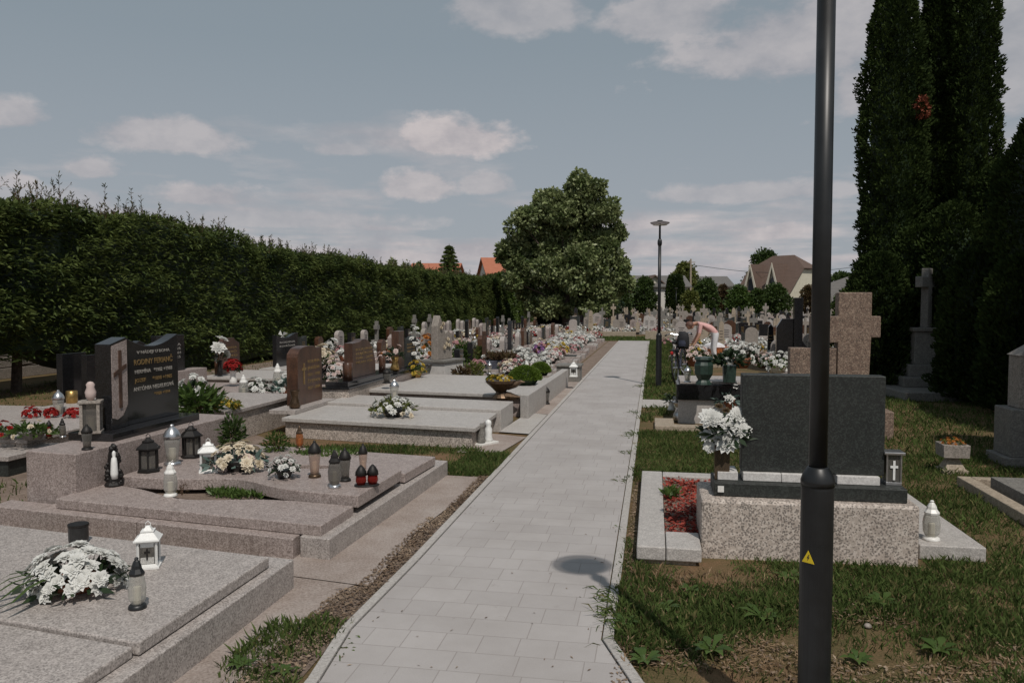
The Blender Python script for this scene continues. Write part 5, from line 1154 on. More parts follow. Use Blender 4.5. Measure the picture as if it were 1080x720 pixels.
# bouquets massed around person / bike
for i, (px, py, w, pm, bowl, lab) in enumerate(((733, 386, .8, 'petal_palepink', 'terracotta', 'broad pale pink flower mass in front of the bending person'), (781, 388, .9, 'petal_white', 'terracotta', 'broad white flower mass right of the orange basket'), (716, 384, .5, 'petal_palepink', 'plastic_black', 'pale flowers just right of the bicycle'),
                                                (805, 388, .6, 'petal_palepink', 'wood_dark', 'pink-white low bunch behind the green vase'), (820, 393, .75, 'petal_white', 'plastic_white', 'white daisy-like bunch beside the terrazzo stone'), (793, 372, .5, 'petal_white', 'plastic_white', 'white bunch by the pale grey cloth-like stone'))):
    P = at(px, py, .3); bouquet('flower_mass', P, w, w*.62, pm, lab, bowl=bowl, n=34, br=w*.085, layers=3, k=7, seed=70+i, leafm='dark_leaf' if i % 2 else 'fresh_leaf')

# ------------------------------------------------------------------ trees, hedge
def np_noise_r(u, sc, seed, amp): return 1+amp*np.array([vnoise(v, sc, seed) for v in u])
def hedge():
    r = thing('spruce_hedge', (-11.8, 40, 0), 'long dark clipped spruce hedge running along the left side', 'hedge')
    o = Vector((-11.8, 40, 0)); rr = np.random.RandomState(3)
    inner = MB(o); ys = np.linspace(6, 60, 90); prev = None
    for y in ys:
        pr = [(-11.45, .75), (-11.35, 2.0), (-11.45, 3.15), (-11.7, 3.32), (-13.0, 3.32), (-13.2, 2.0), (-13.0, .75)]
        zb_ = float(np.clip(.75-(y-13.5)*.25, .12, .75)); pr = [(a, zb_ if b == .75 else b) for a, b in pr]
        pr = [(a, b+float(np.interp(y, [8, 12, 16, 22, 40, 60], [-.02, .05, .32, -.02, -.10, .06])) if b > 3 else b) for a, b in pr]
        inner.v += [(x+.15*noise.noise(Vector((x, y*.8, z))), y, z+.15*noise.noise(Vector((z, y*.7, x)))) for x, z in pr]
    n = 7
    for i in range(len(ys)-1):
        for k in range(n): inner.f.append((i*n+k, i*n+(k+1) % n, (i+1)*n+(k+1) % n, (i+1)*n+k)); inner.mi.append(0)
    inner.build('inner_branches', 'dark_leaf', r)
    Q = []
    # sprays on the path side face and on top; clumped
    N1 = 120000
    y = 6+54*rr.rand(N1)**1.55; face = rr.rand(N1) < .80
    lowz = np.clip(.62-(y-13.5)*.25, .08, .62); z = np.where(face, lowz+(3.75-lowz)*rr.rand(N1), 3.45+.0*y); x = np.where(face, -11.15-.3*rr.rand(N1), -11.2-1.6*rr.rand(N1))
    lowf = np.clip((z-lowz+.05)/.6, 0, 1)
    hgt = np.interp(y, [8, 12, 16, 22, 40, 60], [3.36, 3.42, 3.72, 3.38, 3.28, 3.45])+.05*np.sin(y*.7)+.07*np.sin(y*1.9+1)
    z = np.where(face, np.where(z > hgt, hgt-.5*rr.rand(N1), z), hgt-.18*rr.rand(N1))
    cl = np.array([noise.noise(Vector((a*.9, b*1.6, 0)))*.24+noise.noise(Vector((a*2.6, b*3.4, 5)))*.16 for a, b in zip(y, z)])
    x = x+np.where(face, cl+(1-lowf)*-.15-np.clip((z-3.2), 0, 1)*.25, 0); z = z+np.where(face, 0, cl*.8)
    P = np.stack([x, y, z], 1)
    D = np.stack([np.where(face, .75, .15)+rr.normal(size=N1)*.35, rr.normal(size=N1)*.65, np.where(face, .12, .75)+rr.normal(size=N1)*.35], 1)
    L = (.10+.09*rr.rand(N1))*(1+np.clip(y-18, 0, 60)*.010); W = L*.30
    keep = rr.rand(N1) < (.35+.65*lowf)
    m = MB(o); m.quads(leaf_quads(P[keep], D[keep], L[keep], W[keep], U=np.stack([rr.normal(size=N1)*.4, rr.normal(size=N1)*.4, np.ones(N1)], 1)[keep], rr=rr, droop=.15)); m.build('foliage', 'spruce_leaf', r)
    # shoots standing above the clipped top
    m = MB(o); stm = MB(o)
    for i in range(640):
        yy = 7+52*rr.rand()**1.4; xx = -11.25-.9*rr.rand(); h = (.14+.36*rr.rand()**2)*(1.5 if yy < 17 and rr.rand() < .5 else 1); z0 = float(np.interp(yy, [8, 12, 16, 22, 40, 60], [3.30, 3.36, 3.66, 3.32, 3.22, 3.39]))+.05*math.sin(yy*.7)+.07*math.sin(yy*1.9+1)
        tip = Vector((xx+rr.normal()*.05, yy+rr.normal()*.08, z0+h)); base = Vector((xx, yy, z0-.1))
        stm.tube([base, tip], [.008, .003], 4)
        nn = 10+int(h*40); t = rr.rand(nn); Pp = np.array([base+(tip-base)*tt for tt in t]); Dd = rr.normal(size=(nn, 3))*.7; Dd[:, 2] = .5+rr.rand(nn)*.7
        m.quads(leaf_quads(Pp, Dd, .09, .022, rr=rr))
        if rr.rand() < .4:
            for s_ in (-1, 1):
                a = base+(tip-base)*.45; b = a+Vector((rr.normal()*.05, s_*.14*h/.3, .12*h/.3)); stm.tube([a, b], [.005, .002], 4); t = rr.rand(8); m.quads(leaf_quads(np.array([a+(b-a)*tt for tt in t]), rr.normal(size=(8, 3))*.5+np.array([0, s_*.5, .5]), .06, .018, rr=rr))
    m.build('top_shoots', 'spruce_tip', r)['kind'] = 'stuff'; stm.build('shoot_stems', 'twig', r)['kind'] = 'stuff'
    y = 6.6
    while y < 40:
        t = MB(o); xx = -12.1+rr.normal()*.1; t.tube([(xx, y, -.05), (xx+.03, y+.02, .8), (xx, y, 2.2)], [.10, .085, .06], 9)
        for j in range(3):
            a = rr.rand()*6.28; zz = .5+.3*j; t.tube([(xx, y, zz), (xx+.7*abs(math.cos(a)), y+.7*math.sin(a), zz+.05)], [.018, .006], 5)
        t.build('trunk', 'bark', r); y += 1.15+.3*rr.rand()
    # low bare twigs with leaves hanging between trunks
    return r
hedge()
# brighter hornbeam end of the hedge
def blob_foliage(o, cen, rad, n, L, W, rr, noise_amp=.25, nsc=1.3, seed=0, top=False, squash=0, shell=.75):
    u = rand_dirs(n, rr); k = np_noise_r(u, nsc, seed, noise_amp*2)
    P = np.array(cen)+u*np.array(rad)*k[:, None]*(shell+(1-shell)*rr.rand(n)[:, None])
    D = u+rr.normal(size=(n, 3))*.6; D[:, 2] -= .1
    return leaf_quads(P, D, L*(.6+.8*rr.rand(n)), W*(.7+.6*rr.rand(n)), rr=rr)
def box_foliage(o, x0, x1, y0, y1, z0, z1, n, L, W, rr, amp=.15):
    A = [(y1-y0)*(z1-z0), (y1-y0)*(x1-x0), (x1-x0)*(z1-z0)]; s = np.array(A)/sum(A); pick = rr.choice(3, n, p=s)
    x = np.where(pick == 0, x1, x0+(x1-x0)*rr.rand(n)); y = np.where(pick == 2, y0, y0+(y1-y0)*rr.rand(n)); z = np.where(pick == 1, z1, z0+(z1-z0)*rr.rand(n))
    nx = np.array([noise.noise(Vector((a, b, c))) for a, b, c in zip(x*1.1, y*1.1, z*1.1)])*amp*2
    x += nx; z += np.where(pick == 1, nx, 0); P = np.stack([x, y, z], 1); D = np.stack([(pick == 0)*1.0, (pick == 2)*-1.0, (pick == 1)*1.0], 1)+rr.normal(size=(n, 3))*.6
    return leaf_quads(P, D, L*(.6+.8*rr.rand(n)), W*(.7+.6*rr.rand(n)), rr=rr)
rr = np.random.RandomState(8)
o = Vector((-11.4, 67, 0)); r_ = thing('hornbeam_hedge', o, 'brighter green hedge end beside the large linden tree', 'hedge')
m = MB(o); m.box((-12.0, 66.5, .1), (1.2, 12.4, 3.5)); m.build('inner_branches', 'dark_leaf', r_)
m = MB(o); m.quads(box_foliage(o, -12.8, -11.2, 60, 73, .1, 3.75, 15000, .22, .16, rr)); m.build('foliage', 'hornbeam_leaf', r_)

def broadleaf(name, P, H, rad, label, leafm='linden_leaf', n=16000, L=.22, seed=1, lobes=14, trunk_h=.22, tr=.2, group=None, low=.2, cat='tree', top_narrow=.6, amp=.2):
    rr = np.random.RandomState(seed); r = thing(name, P, label, cat, group)
    t = MB(); t.tube([(0, 0, -.1), (.05*rr.normal(), 0, H*trunk_h), (.1*rr.normal(), .1*rr.normal(), H*.55), (0, 0, H*.85)], [tr, tr*.8, tr*.45, tr*.1], 10)
    cents = []
    for i in range(lobes):
        tt = (i+.5)/lobes; z = H*(low+.08+(.86-low)*tt); wdt = rad*(1-max(0, (tt-.35)/.65)**1.5*(1-top_narrow*.4))*.62; a = i*2.4+rr.rand()*.6
        c = (math.cos(a)*wdt, math.sin(a)*wdt, z); cents.append(c)
        t.tube([(0, 0, max(H*trunk_h*.8, z-H*.18)), (c[0]*.5, c[1]*.5, z-H*.06), (c[0], c[1], z)], [tr*.3, tr*.18, tr*.04], 6)
    t.build('trunk', 'bark', r)
    m = MB(); per = n//(lobes+1); lr = rad*.52
    for i, c in enumerate(cents):
        sc = .8+.35*rr.rand(); m.quads(blob_foliage(None, c, (lr*sc, lr*sc, lr*sc*.85), per, L, L*.7, rr, amp, 1.4, seed+i, shell=.55))
    m.quads(blob_foliage(None, (0, 0, H*.9), (rad*.35, rad*.35, H*.12), per, L, L*.7, rr, amp, 1.4, seed+99, shell=.5))
    m.build('crown', leafm, r); return r
def shaped_tree(P, label, lobes, leafm, n, L, seed, trunk_top, tr):
    """lobes: (sideways m, towards/away m, height m, radius m) in the tree's own frame"""
    rr = np.random.RandomState(seed); r = thing('linden_tree', P, label, 'tree', rz=YAW); t = MB(); t.tube([(0, 0, -.1), (.1, 0, trunk_top*.4), (0, .1, trunk_top)], [tr, tr*.8, tr*.2], 10)
    m = MB(); tot = sum(l[3]**2 for l in lobes)
    for i, (x, y, z, q) in enumerate(lobes):
        t.tube([(0, 0, max(1.2, z*.45)), (x*.5, y*.5, z*.75), (x, y, z)], [tr*.4, tr*.2, tr*.04], 6)
        for k in range(5):
            d = rand_dirs(1, rr)[0]; c = np.array([x, y, z])+d*q*.55; t.tube([(x, y, z), tuple(c)], [tr*.08, .01], 4)
            m.quads(blob_foliage(None, c, (q*.62, q*.62, q*.55), int(n*q*q/tot/5), L, L*.75, rr, .28, 1.2, seed+i*7+k, shell=.6))
    t.build('trunk', 'bark', r); m.build('crown', leafm, r); return r
Pt = at(597, 346, 0); w_ = mpp(Pt); LB = []
rr_ = random.Random(4)
for px, row, rp in ((607, 200, 17), (588, 222, 20), (612, 222, 22), (634, 226, 17), (552, 240, 18), (541, 262, 15), (565, 262, 24), (596, 252, 28), (626, 252, 24), (645, 262, 17), (652, 282, 11), (550, 284, 18), (574, 290, 22), (602, 284, 28), (632, 286, 22), (645, 306, 14), (612, 308, 20), (588, 310, 18), (562, 305, 16), (630, 310, 17), (655, 296, 13), (575, 262, 20), (612, 262, 24), (575, 214, 14), (558, 226, 14), (625, 205, 12), (650, 244, 12), (642, 226, 12), (560, 322, 12), (580, 324, 14), (604, 324, 14), (626, 322, 14), (644, 320, 12), (592, 238, 24), (534, 276, 12), (540, 296, 12)):
    LB.append(((px-597)*w_, (rr_.random()-.5)*36*w_, CAM_H+(320-row)*w_, rp*w_*.95))
for k in range(8): LB.append(((rr_.random()-.5)*60*w_, (20+20*rr_.random())*w_, CAM_H+(320-rr_.uniform(230, 295))*w_, 22*w_))
shaped_tree(Pt, 'large round-crowned linden tree at the end of the hedge', LB, 'linden_leaf', 120000, .25, 12, 8.5, .32)
P2 = at(572, 345, 0)
def conifer_column(P, H, rad, label, leafm='thuja_leaf', n=14000, L=.12, seed=1, name='thuja_tree', top=.35, base=.08, group=None, cat='tree', lumps=.22, prof=None):
    rr = np.random.RandomState(seed); r = thing(name, P, label, cat, group)
    t = MB(); t.tube([(0, 0, -.05), (0, 0, H*.5), (0, 0, H*.95)], [rad*.16, rad*.10, .01], 8); t.build('trunk', 'bark', r)
    z = base+(1-base)*rr.rand(n); a = rr.rand(n)*2*math.pi
    def pf(z): return np.minimum(1, (z/.06)**.5)*np.where(z > .6, 1-(1-top)*((z-.6)/.4)**1.6, 1)*np.clip((1-z)/.03, 0, 1)**.5
    ln = np.array([noise.noise(Vector((math.cos(q)*1.6+seed, math.sin(q)*1.6, w*H*1.1)))*.6+.9*abs(noise.noise(Vector((math.cos(q)*3, math.sin(q)*3+seed, w*H*3.0))))+.6*abs(noise.noise(Vector((math.cos(q)*6, math.sin(q)*6+seed, w*H*6.5))))-.3 for q, w in zip(a, z)])
    R_ = rad*pf(z)*(1+lumps*ln)*(.86+.14*rr.rand(n))
    Pp = np.stack([R_*np.cos(a), R_*np.sin(a), z*H], 1); D = np.stack([np.cos(a)*.8, np.sin(a)*.8, np.full(n, .75)], 1)+rr.normal(size=(n, 3))*.35
    m = MB(); m.quads(leaf_quads(Pp, D, L*(.6+.8*rr.rand(n)), L*.55, rr=rr)); m.build('crown', leafm, r)
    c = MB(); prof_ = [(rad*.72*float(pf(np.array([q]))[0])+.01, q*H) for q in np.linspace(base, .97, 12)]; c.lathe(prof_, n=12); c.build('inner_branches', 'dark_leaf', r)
    return r
gT = 'tall dark thujas on the right'
def posd(px, d):
    v = ray(px, 320); v.z = 0; return v*(d/depth(v))
for px, d, H, r0, lab, sd2 in ((938, 17.0, 9.3, .60, 'leftmost tall thuja column on the right with dead red tuft', 1), (981, 17.3, 9.7, .42, 'middle tall thuja column squeezed between two others', 2), (1019, 16.8, 10.6, .46, 'rightmost of the three tall thuja columns', 3)):
    P = posd(px, d); conifer_column(P, H, r0, lab, n=64000, L=.072, seed=sd2, group=gT, lumps=.55, top=.12)
P = posd(968, 16.4); P.z = hz(P, 113)
r_ = thing('dead_tuft', P, 'rust-red dead twig tuft caught between the thuja columns', 'twig tuft'); m = MB(); m.quads(blob_foliage(None, (0, 0, 0), (.12, .10, .2), 260, .08, .04, rs, .3)); m.build('twigs', 'dead_thuja', r_)
gB = 'dark evergreen bushes right under the thujas'
for px, d, trow, rp, lab, sd2, tp in ((1052, 15.5, 170, 34, 'shorter dark evergreen right of the three tall thujas', 4, .3), (925, 15.6, 268, 32, 'low dark evergreen in front of the leftmost tall thuja', 5, .3), (965, 16.0, 240, 34, 'dark evergreen filling the gap before the middle thuja', 8, .3),
                           (1005, 15.4, 215, 36, 'bushy dark evergreen below the rightmost tall thuja', 11, .3), (1098, 12.8, 105, 48, 'dark thuja cut by the right picture edge', 6, .1), (1042, 13.6, 262, 42, 'low dark evergreen behind the pale obelisk stone', 7, .4), (1085, 12.0, 270, 42, 'low dark evergreen at the right picture edge', 12, .4)):
    P = posd(px, d); conifer_column(P, hz(P, trow), rp*mpp(P), lab, n=20000, L=.085, seed=sd2, top=tp, group=gB, lumps=.5, base=.02)
conifer_column((7.1, 12.0, 0), 8.5, 1.3, 'broad thuja outside the right picture edge shading the stone cross', n=14000, L=.14, seed=13, top=.2, group=gB)
conifer_column((6.1, 6.5, 0), 7.0, 1.2, 'nearest thuja outside the right picture edge shading the obelisk', n=14000, L=.14, seed=14, top=.2, group=gB)
conifer_column((6.9, 9.2, 0), 7.5, 1.1, 'tall thuja just outside the right picture edge', n=12000, L=.14, seed=9, top=.2, group=gB)
conifer_column((8.2, 11.3, 0), 8.5, 1.2, 'second thuja outside the right picture edge', n=12000, L=.14, seed=10, top=.2, group=gB)

# background greenery by bearing
def tree_at(px, base, toprow, wpx, label, kind='b', leafm='bush_leaf', seed=1, dist=None, **k):
    P = at(px, base, 0); H = hz(P, toprow)*.88; rad = wpx*mpp(P)/2*.88
    if kind == 'b': return broadleaf(k.pop('name', 'garden_tree'), P, H, rad, label, leafm, n=k.pop('n', 6000), L=k.pop('L', .30), seed=seed, lobes=12, low=k.pop('low', .05), tr=.15, group='trees and bushes behind the cemetery', amp=.25)
    return conifer_column(P, H, rad, label, leafm, n=k.pop('n', 5000), L=.28, seed=seed, name=k.pop('name', 'column_bush'), top=k.pop('top', .6), group='trees and bushes behind the cemetery', lumps=.15)
tree_at(679, 333.5, 289, 34, 'dark green round bush just left of the second lamp post', seed=21, n=8000)
tree_at(712, 334, 284, 20, 'dark column evergreen behind the small far lamp post', 'c', 'thuja_leaf', 22, name='column_bush')
tree_at(722, 332, 271, 40, 'pale green loose tree behind the dark column evergreen', leafm='bush_yellow', seed=23, L=.4)
tree_at(728, 336, 305, 22, 'low yellow-green bush right of the dark column evergreen', leafm='bush_yellow', seed=24, name='garden_bush')
tree_at(744, 335, 291, 32, 'green round tree left of the house with dormers', seed=25)
tree_at(762, 334, 297, 18, 'reddish dark bush left of the house with dormers', leafm='red_leaf', seed=26, name='garden_bush')
tree_at(779, 335, 300, 32, 'green bushy tree covering the left dormer wall', seed=27, leafm='fresh_leaf')
tree_at(799, 335, 303, 26, 'low green bush between two trees before the house', seed=28, name='garden_bush')
tree_at(818, 335, 298, 36, 'green bushy tree covering the middle of the house wall', seed=29, leafm='bush_leaf')
tree_at(852, 335, 297, 20, 'thin reddish-yellow tree before the cream gable', seed=30, leafm='red_leaf', n=2600)
tree_at(894, 335, 308, 40, 'bush beyond the terrazzo cross', seed=31, name='garden_bush')
tree_at(806, 330.5, 256, 40, 'green tree rising behind the brown roof', seed=32, low=.4, L=.45)
tree_at(650, 334, 288, 36, 'dense bush at the right foot of the linden', seed=33)
tree_at(627, 340, 302, 60, 'dark undergrowth bush below the linden crown', seed=34, leafm='dark_leaf', name='garden_bush')
tree_at(584, 345, 300, 34, 'dark evergreen beside the linden trunk', 'c', 'thuja_leaf', 35, n=6000)
tree_at(596, 343, 312, 14, 'bright yellow-green shrub under the linden', leafm='ball_leaf', seed=36, name='garden_bush')
tree_at(617, 343, 314, 14, 'second bright shrub under the linden', leafm='ball_leaf', seed=37, name='garden_bush')
tree_at(887, 331, 283, 40, 'far tree beyond the grey-roofed house', seed=38, L=.4)
for i, (px, w, tr_) in enumerate(((414, 22, 264), (428, 20, 270), (442, 16, 268))): tree_at(px, 334, tr_, w, ('thin leafy tree behind the hedge, leftmost of three', 'middle thin leafy tree behind the hedge', 'thin leafy tree behind the hedge next to the red roof')[i], leafm='linden_leaf', seed=40+i, n=1800)
def spruce(P, H, rad, label, seed=1, n=5000, leafm='spruce_leaf'):
    rr = np.random.RandomState(seed); r = thing('spruce_tree', P, label, 'tree'); t = MB(); t.tube([(0, 0, 0), (0, 0, H)], [rad*.1, .03], 8)
    m = MB(); lv = 13
    for i in range(lv):
        z = H*(.25+.73*i/lv); rr_ = rad*(1-i/lv)**.9+.15
        for k in range(9):
            a = k*.7+i*1.3+rr.rand()*.3; e = Vector((math.cos(a)*rr_, math.sin(a)*rr_, z-rr_*.12)); t.tube([(0, 0, z+.1), e], [.04, .01], 4)
            nn = n//(lv*9); tt = rr.rand(nn)**.7; Pp = np.array([Vector((0, 0, z+.1)).lerp(e, x) for x in tt]); D = np.array([e.normalized()]*nn)+rr.normal(size=(nn, 3))*.5; D[:, 2] -= .2
            m.quads(leaf_quads(Pp, D, .5, .2, rr=rr))
    t.build('trunk', 'bark', r); m.build('crown', leafm, r)
Pq = at(474, 333, 0); spruce(Pq, hz(Pq, 257), 20*mpp(Pq), 'dark spruce top standing above the hedge and red roof', 3)

# ------------------------------------------------------------------ houses
def house(P, w, d, eave, ridge, rz, wallm, roofm, label, hip=0.0, ax='x', windows=(), dormers=0, gable_m=None, over=.4, chimney=None):
    """ridge along local X; front faces local -Y; P = front-centre of the house on the ground"""
    r = thing('house', P, label, 'house', 'houses behind the cemetery', rz)
    m = MB(); m.box((0, d/2, 0), (w, d, eave)); a = w/2
    rx = a-hip; hz_ = eave+(ridge-eave)*(1-.0)
    gz = ridge-(.0 if hip == 0 else (ridge-eave)*.38)
    for sx in (-1, 1):
        k = (gz-eave)/(ridge-eave); yy0, yy1 = d/2*k, d-d/2*k
        m.add([(sx*(a-.001), 0, eave), (sx*(a-.001), d, eave), (sx*(a-.001), yy1, gz), (sx*(a-.001), yy0, gz), (sx*(a-.25), 0, eave), (sx*(a-.25), d, eave), (sx*(a-.25), yy1, gz), (sx*(a-.25), yy0, gz)], [(0, 1, 2, 3), (7, 6, 5, 4), (0, 3, 7, 4), (1, 5, 6, 2), (3, 2, 6, 7)])
    m.build('wall', wallm, r)
    m = MB(); t = .18; k = (gz-eave)/(ridge-eave); ao = a+over
    def roof_side(s):
        y_e = -over if s < 0 else d+over; ze = eave-over*(ridge-eave)/(d/2); ym = d/2*k if s < 0 else d-d/2*k
        pts = [(-ao, y_e, ze), (ao, y_e, ze), (ao, ym, gz), (rx if hip else ao, d/2, ridge), (-rx if hip else -ao, d/2, ridge), (-ao, ym, gz)]
        m.add([(x, y, z+.02) for x, y, z in pts]+[(x, y, z+t) for x, y, z in pts], [(0, 1, 2, 3, 4, 5)[::-1] if s < 0 else (0, 1, 2, 3, 4, 5), (6, 7, 8, 9, 10, 11) if s < 0 else (11, 10, 9, 8, 7, 6)]+[(i, (i+1) % 6, 6+(i+1) % 6, 6+i) for i in range(6)])
    roof_side(-1); roof_side(1)
    if hip:
        for sx in (-1, 1):
            p = [(sx*ao, d/2*k, gz+t), (sx*ao, d-d/2*k, gz+t), (sx*rx, d/2, ridge+t)]; m.add(p+[(x, y, z-.12) for x, y, z in p], [(0, 1, 2), (5, 4, 3), (0, 3, 4, 1), (1, 4, 5, 2), (2, 5, 3, 0)])
    rf = m.build('roof', roofm, r)
    for (x, z, ww, hh) in windows:
        f = MB(); f.box((x, -.04, z), (ww+.16, .08, hh+.16)); fr = f.build('window', 'trim_cream', r); MB().box((x, -.085, z+.08), (ww, .03, hh)).build('pane', 'window_glass', fr)
    for i in range(dormers):
        x = (-.245+.43*i)*w if dormers == 2 else 0; dw = w*.24; zb = eave+.1; hh = (ridge-eave)*.72
        q = MB(); q.plate([(-dw/2, 0), (dw/2, 0), (0, hh)], (x, .35, zb), (1, 0, 0), (0, 0, 1), .2); dm = q.build('dormer', wallm, r)
        q = MB(); q.add([(x-dw/2-.25, -.15, zb-.25), (x, -.15, zb+hh+.2), (x, d*.45, zb+hh+.2), (x-dw/2-.25, 1.4, zb-.25), (x+dw/2+.25, -.15, zb-.25), (x+dw/2+.25, 1.4, zb-.25)], [(0, 1, 2, 3), (1, 4, 5, 2)]); ob = q.build('dormer_roof', roofm, dm); s_ = ob.modifiers.new('s', 'SOLIDIFY'); s_.thickness = .15
        q = MB(); q.plate([(-dw/2-.25, -.25), (-dw/2+.12, -.25), (0, hh-.35), (dw/2-.12, -.25), (dw/2+.25, -.25), (0, hh+.25)], (x, -.15, zb), (1, 0, 0), (0, 0, 1), .08); q.build('bargeboard', 'trim_cream', dm)
        q = MB(); q.plate([(-dw*.26, .15), (dw*.26, .15), (dw*.2, hh*.42), (0, hh*.55), (-dw*.2, hh*.42)], (x, .13, zb), (1, 0, 0), (0, 0, 1), .06); q.build('window', 'window_glass', dm)
    if chimney: MB().box((chimney, d/2+.6, ridge-.8), (.7, .6, 1.7)).build('chimney', 'wood_gable', rf)
    return r
Y0 = 98.0
def far(px, dist_row): return at(px, dist_row, 0)
P = far(804, 333.2); W_ = mpp(P)
house(P, 60*W_, 10, hz(P, 308), hz(P+Vector((0, 5, 0)), 271.5), R(-40), 'render_cream', 'roof_brown', 'house with brown half-hipped roof and two triangular dormers', hip=2.2, dormers=2, windows=((-5, 1.2, 1.2, 1.3), (0, 1.2, 1.2, 1.3)))
P = far(668, 333); W_ = mpp(P); house(P, 7.2, 30*W_, hz(P, 305), hz(P, 292), R(-75), 'render_cream', 'roof_brown', 'low house with reddish gable left of the second lamp post', gable_m='wood_gable')
P = far(700, 333.5); house(P, 6.5, 7, hz(P, 302), hz(P, 291), R(12), 'render_white', 'roof_grey', 'pale house partly hidden behind the second lamp post', windows=((-3, 1, 1, 1.2), (2, 1, 1, 1.2)))
P = far(757, 332); house(P, 30*mpp(P), 9, hz(P, 302), hz(P, 291.5), R(10), 'render_white', 'roof_grey', 'low dark-roofed house left of the brown-roofed house')
P = far(905, 334.5); house(P, 46*mpp(P), 9, hz(P, 317), hz(P, 289), R(-5), 'render_white', 'roof_grey', 'grey-roofed white house between lamp post and thujas', hip=3)
P = far(455, 331); house(P, 50*mpp(P), 10, hz(P, 292), hz(P, 277), R(5), 'render_white', 'roof_red', 'red-tiled roof rising over the middle of the hedge', chimney=2.0)
P = far(545, 333); house(P, 60*mpp(P), 10, hz(P, 290), hz(P, 271), R(20), 'render_white', 'roof_red', 'red-tiled roof left of the large linden', chimney=None)
P = at(728, 333, 0); r_ = thing('utility_pole', P, 'slim wooden utility pole before the pale green loose tree', 'utility pole'); MB().tube([(0, 0, 0), (0, 0, hz(P, 273))], [.16, .11], 8).build('pole', 'stone_tan', r_); MB().box((0, 0, hz(P, 277)), (1.2, .1, .1)).build('crossarm', 'stone_tan', r_)
zt_ = hz(P, 279); P3 = at(905, 333, 0); P3.z = hz(P3, 281)
r_ = thing('power_line', (P.x, P.y, zt_), 'thin power line crossing the sky behind the houses', 'power line'); m = MB((P.x, P.y, zt_)); a = Vector((P.x, P.y, zt_))
m.tube([a.lerp(P3, t)-Vector((0, 0, 1.0*math.sin(math.pi*t))) for t in np.linspace(0, 1, 14)], .03, 4); m.build('cable', 'rubber', r_)
# low wall and graves glimpsed under the hedge at far left
r_ = thing('garden_wall', (-14.5, 14, 0), 'low pale block wall glimpsed below the hedge at left', 'wall'); m = MB((-14.5, 14, 0))
for i in range(4): m.box((-14.5, 14, .26*i), (.25, 22, .245))
m.build('wall', 'stone_pale', r_, .01); m = MB((-14.5, 14, 0)); m.box((-14.5, 14, 1.05), (.33, 22, .06)); m.build('coping', 'concrete_pale', r_, .01)
# distant tree belt along the horizon
rr = np.random.RandomState(90); m = MB(); 
for i in range(46):
    px = -60+i*26; d = 330+rr.rand()*60; rdir = ray(px, 325); rdir.z = 0; rdir.normalize(); c = rdir*d; h = 4.5+5*rr.rand(); m.quads(blob_foliage(None, (c.x, c.y, h*.5), (9, 9, h*.6), 900, 1.3, 1.0, rr, .25, 1.3, i, shell=.5))
tag(m.build('distant_woodland', 'bush_leaf'), 'far belt of trees along the horizon behind the houses', 'woodland', kind='stuff')

# ------------------------------------------------------------------ grass, weeds, litter
def inpoly_mask(x, y, rects):
    m = np.zeros(len(x), bool)
    for (x0, x1, y0, y1) in rects: m |= (x > x0) & (x < x1) & (y > y0) & (y < y1)
    return m
BLOCK = [(-.13, .33, 5.19, 7.6), (.3, 1.76, 5.38, 7.6), (1.7, 2.18, 5.6, 7.6), (2.78, 5.3, 4.8, 8.02), (.0, 1.7, 10.7, 12.2), (.25, 2.2, 11.3, 12.5)]
def grass_area(name, x0, x1, y0, y1, n, hmin, hmax, wbl, seed, block=(), patch=1.0, thr=-.15, mat='grass_blade', z0=0.0, left_limit=None):
    rr = np.random.RandomState(seed); x = x0+(x1-x0)*rr.rand(n); y = y0+(y1-y0)*rr.rand(n)
    nz_ = np.array([noise.noise(Vector((a*1.7, b*1.7, seed*.37)))+.5*noise.noise(Vector((a*6, b*6, 3))) for a, b in zip(x, y)])
    keep = (nz_+rr.normal(size=n)*.22 > thr) & ~inpoly_mask(x, y, block)
    if left_limit is not None: keep &= x > left_limit(y)
    x, y, nz_ = x[keep], y[keep], nz_[keep]; k = len(x)
    P = np.stack([x, y, np.full(k, z0-.002)], 1); D = rr.normal(size=(k, 3))*.42; D[:, 2] = 1
    h = (hmin+(hmax-hmin)*rr.rand(k)**1.6)*(1+.5*np.clip(nz_, -.5, 1))
    d, s = orient(D, rand_dirs(k, rr)); h_ = h[:, None]; w_ = wbl*(.7+.6*rr.rand(k))[:, None]
    lean = rr.normal(size=(k, 3))*.35; lean[:, 2] = -.15
    q = np.stack([P-s*w_*.5, P+s*w_*.5, P+d*h_*.6+s*w_*.35+lean*h_*.15, P+d*h_+lean*h_*.6], 1)
    m = MB(); m.quads(q); return tag(m.build(name, mat), kind='stuff')
def rl(y): return np.where(y < 3.95, -.02+(3.95-y)*.38-.17, -.21)+rs.rand(len(y))*.05
grass_area('grass', -.25, 3.6, 2.7, 5.7, 120000, .03, .075, .0055, 1, BLOCK, thr=-.08, left_limit=rl)
grass_area('grass', 1.7, 5.6, 4.2, 9.5, 60000, .035, .08, .007, 2, BLOCK, thr=-.5)
grass_area('grass', -.2, 2.2, 7.58, 10.72, 34000, .03, .07, .007, 3, BLOCK, thr=-.7, left_limit=rl)
grass_area('grass', 2.0, 8.5, 9.0, 18, 42000, .04, .10, .012, 4, BLOCK, thr=-.5)
grass_area('grass', -.2, .95, 11.5, 36, 30000, .05, .11, .013, 5, BLOCK+[(-.25, .8, 13.1, 14.2)], thr=-.4, left_limit=rl)
grass_area('grass', -2.05, -1.58, 7.55, 8.75, 9000, .03, .08, .006, 6, thr=-.35)
grass_area('grass', -4.6, -1.95, 7.6, 9.0, 14000, .03, .07, .007, 7, thr=-.1)
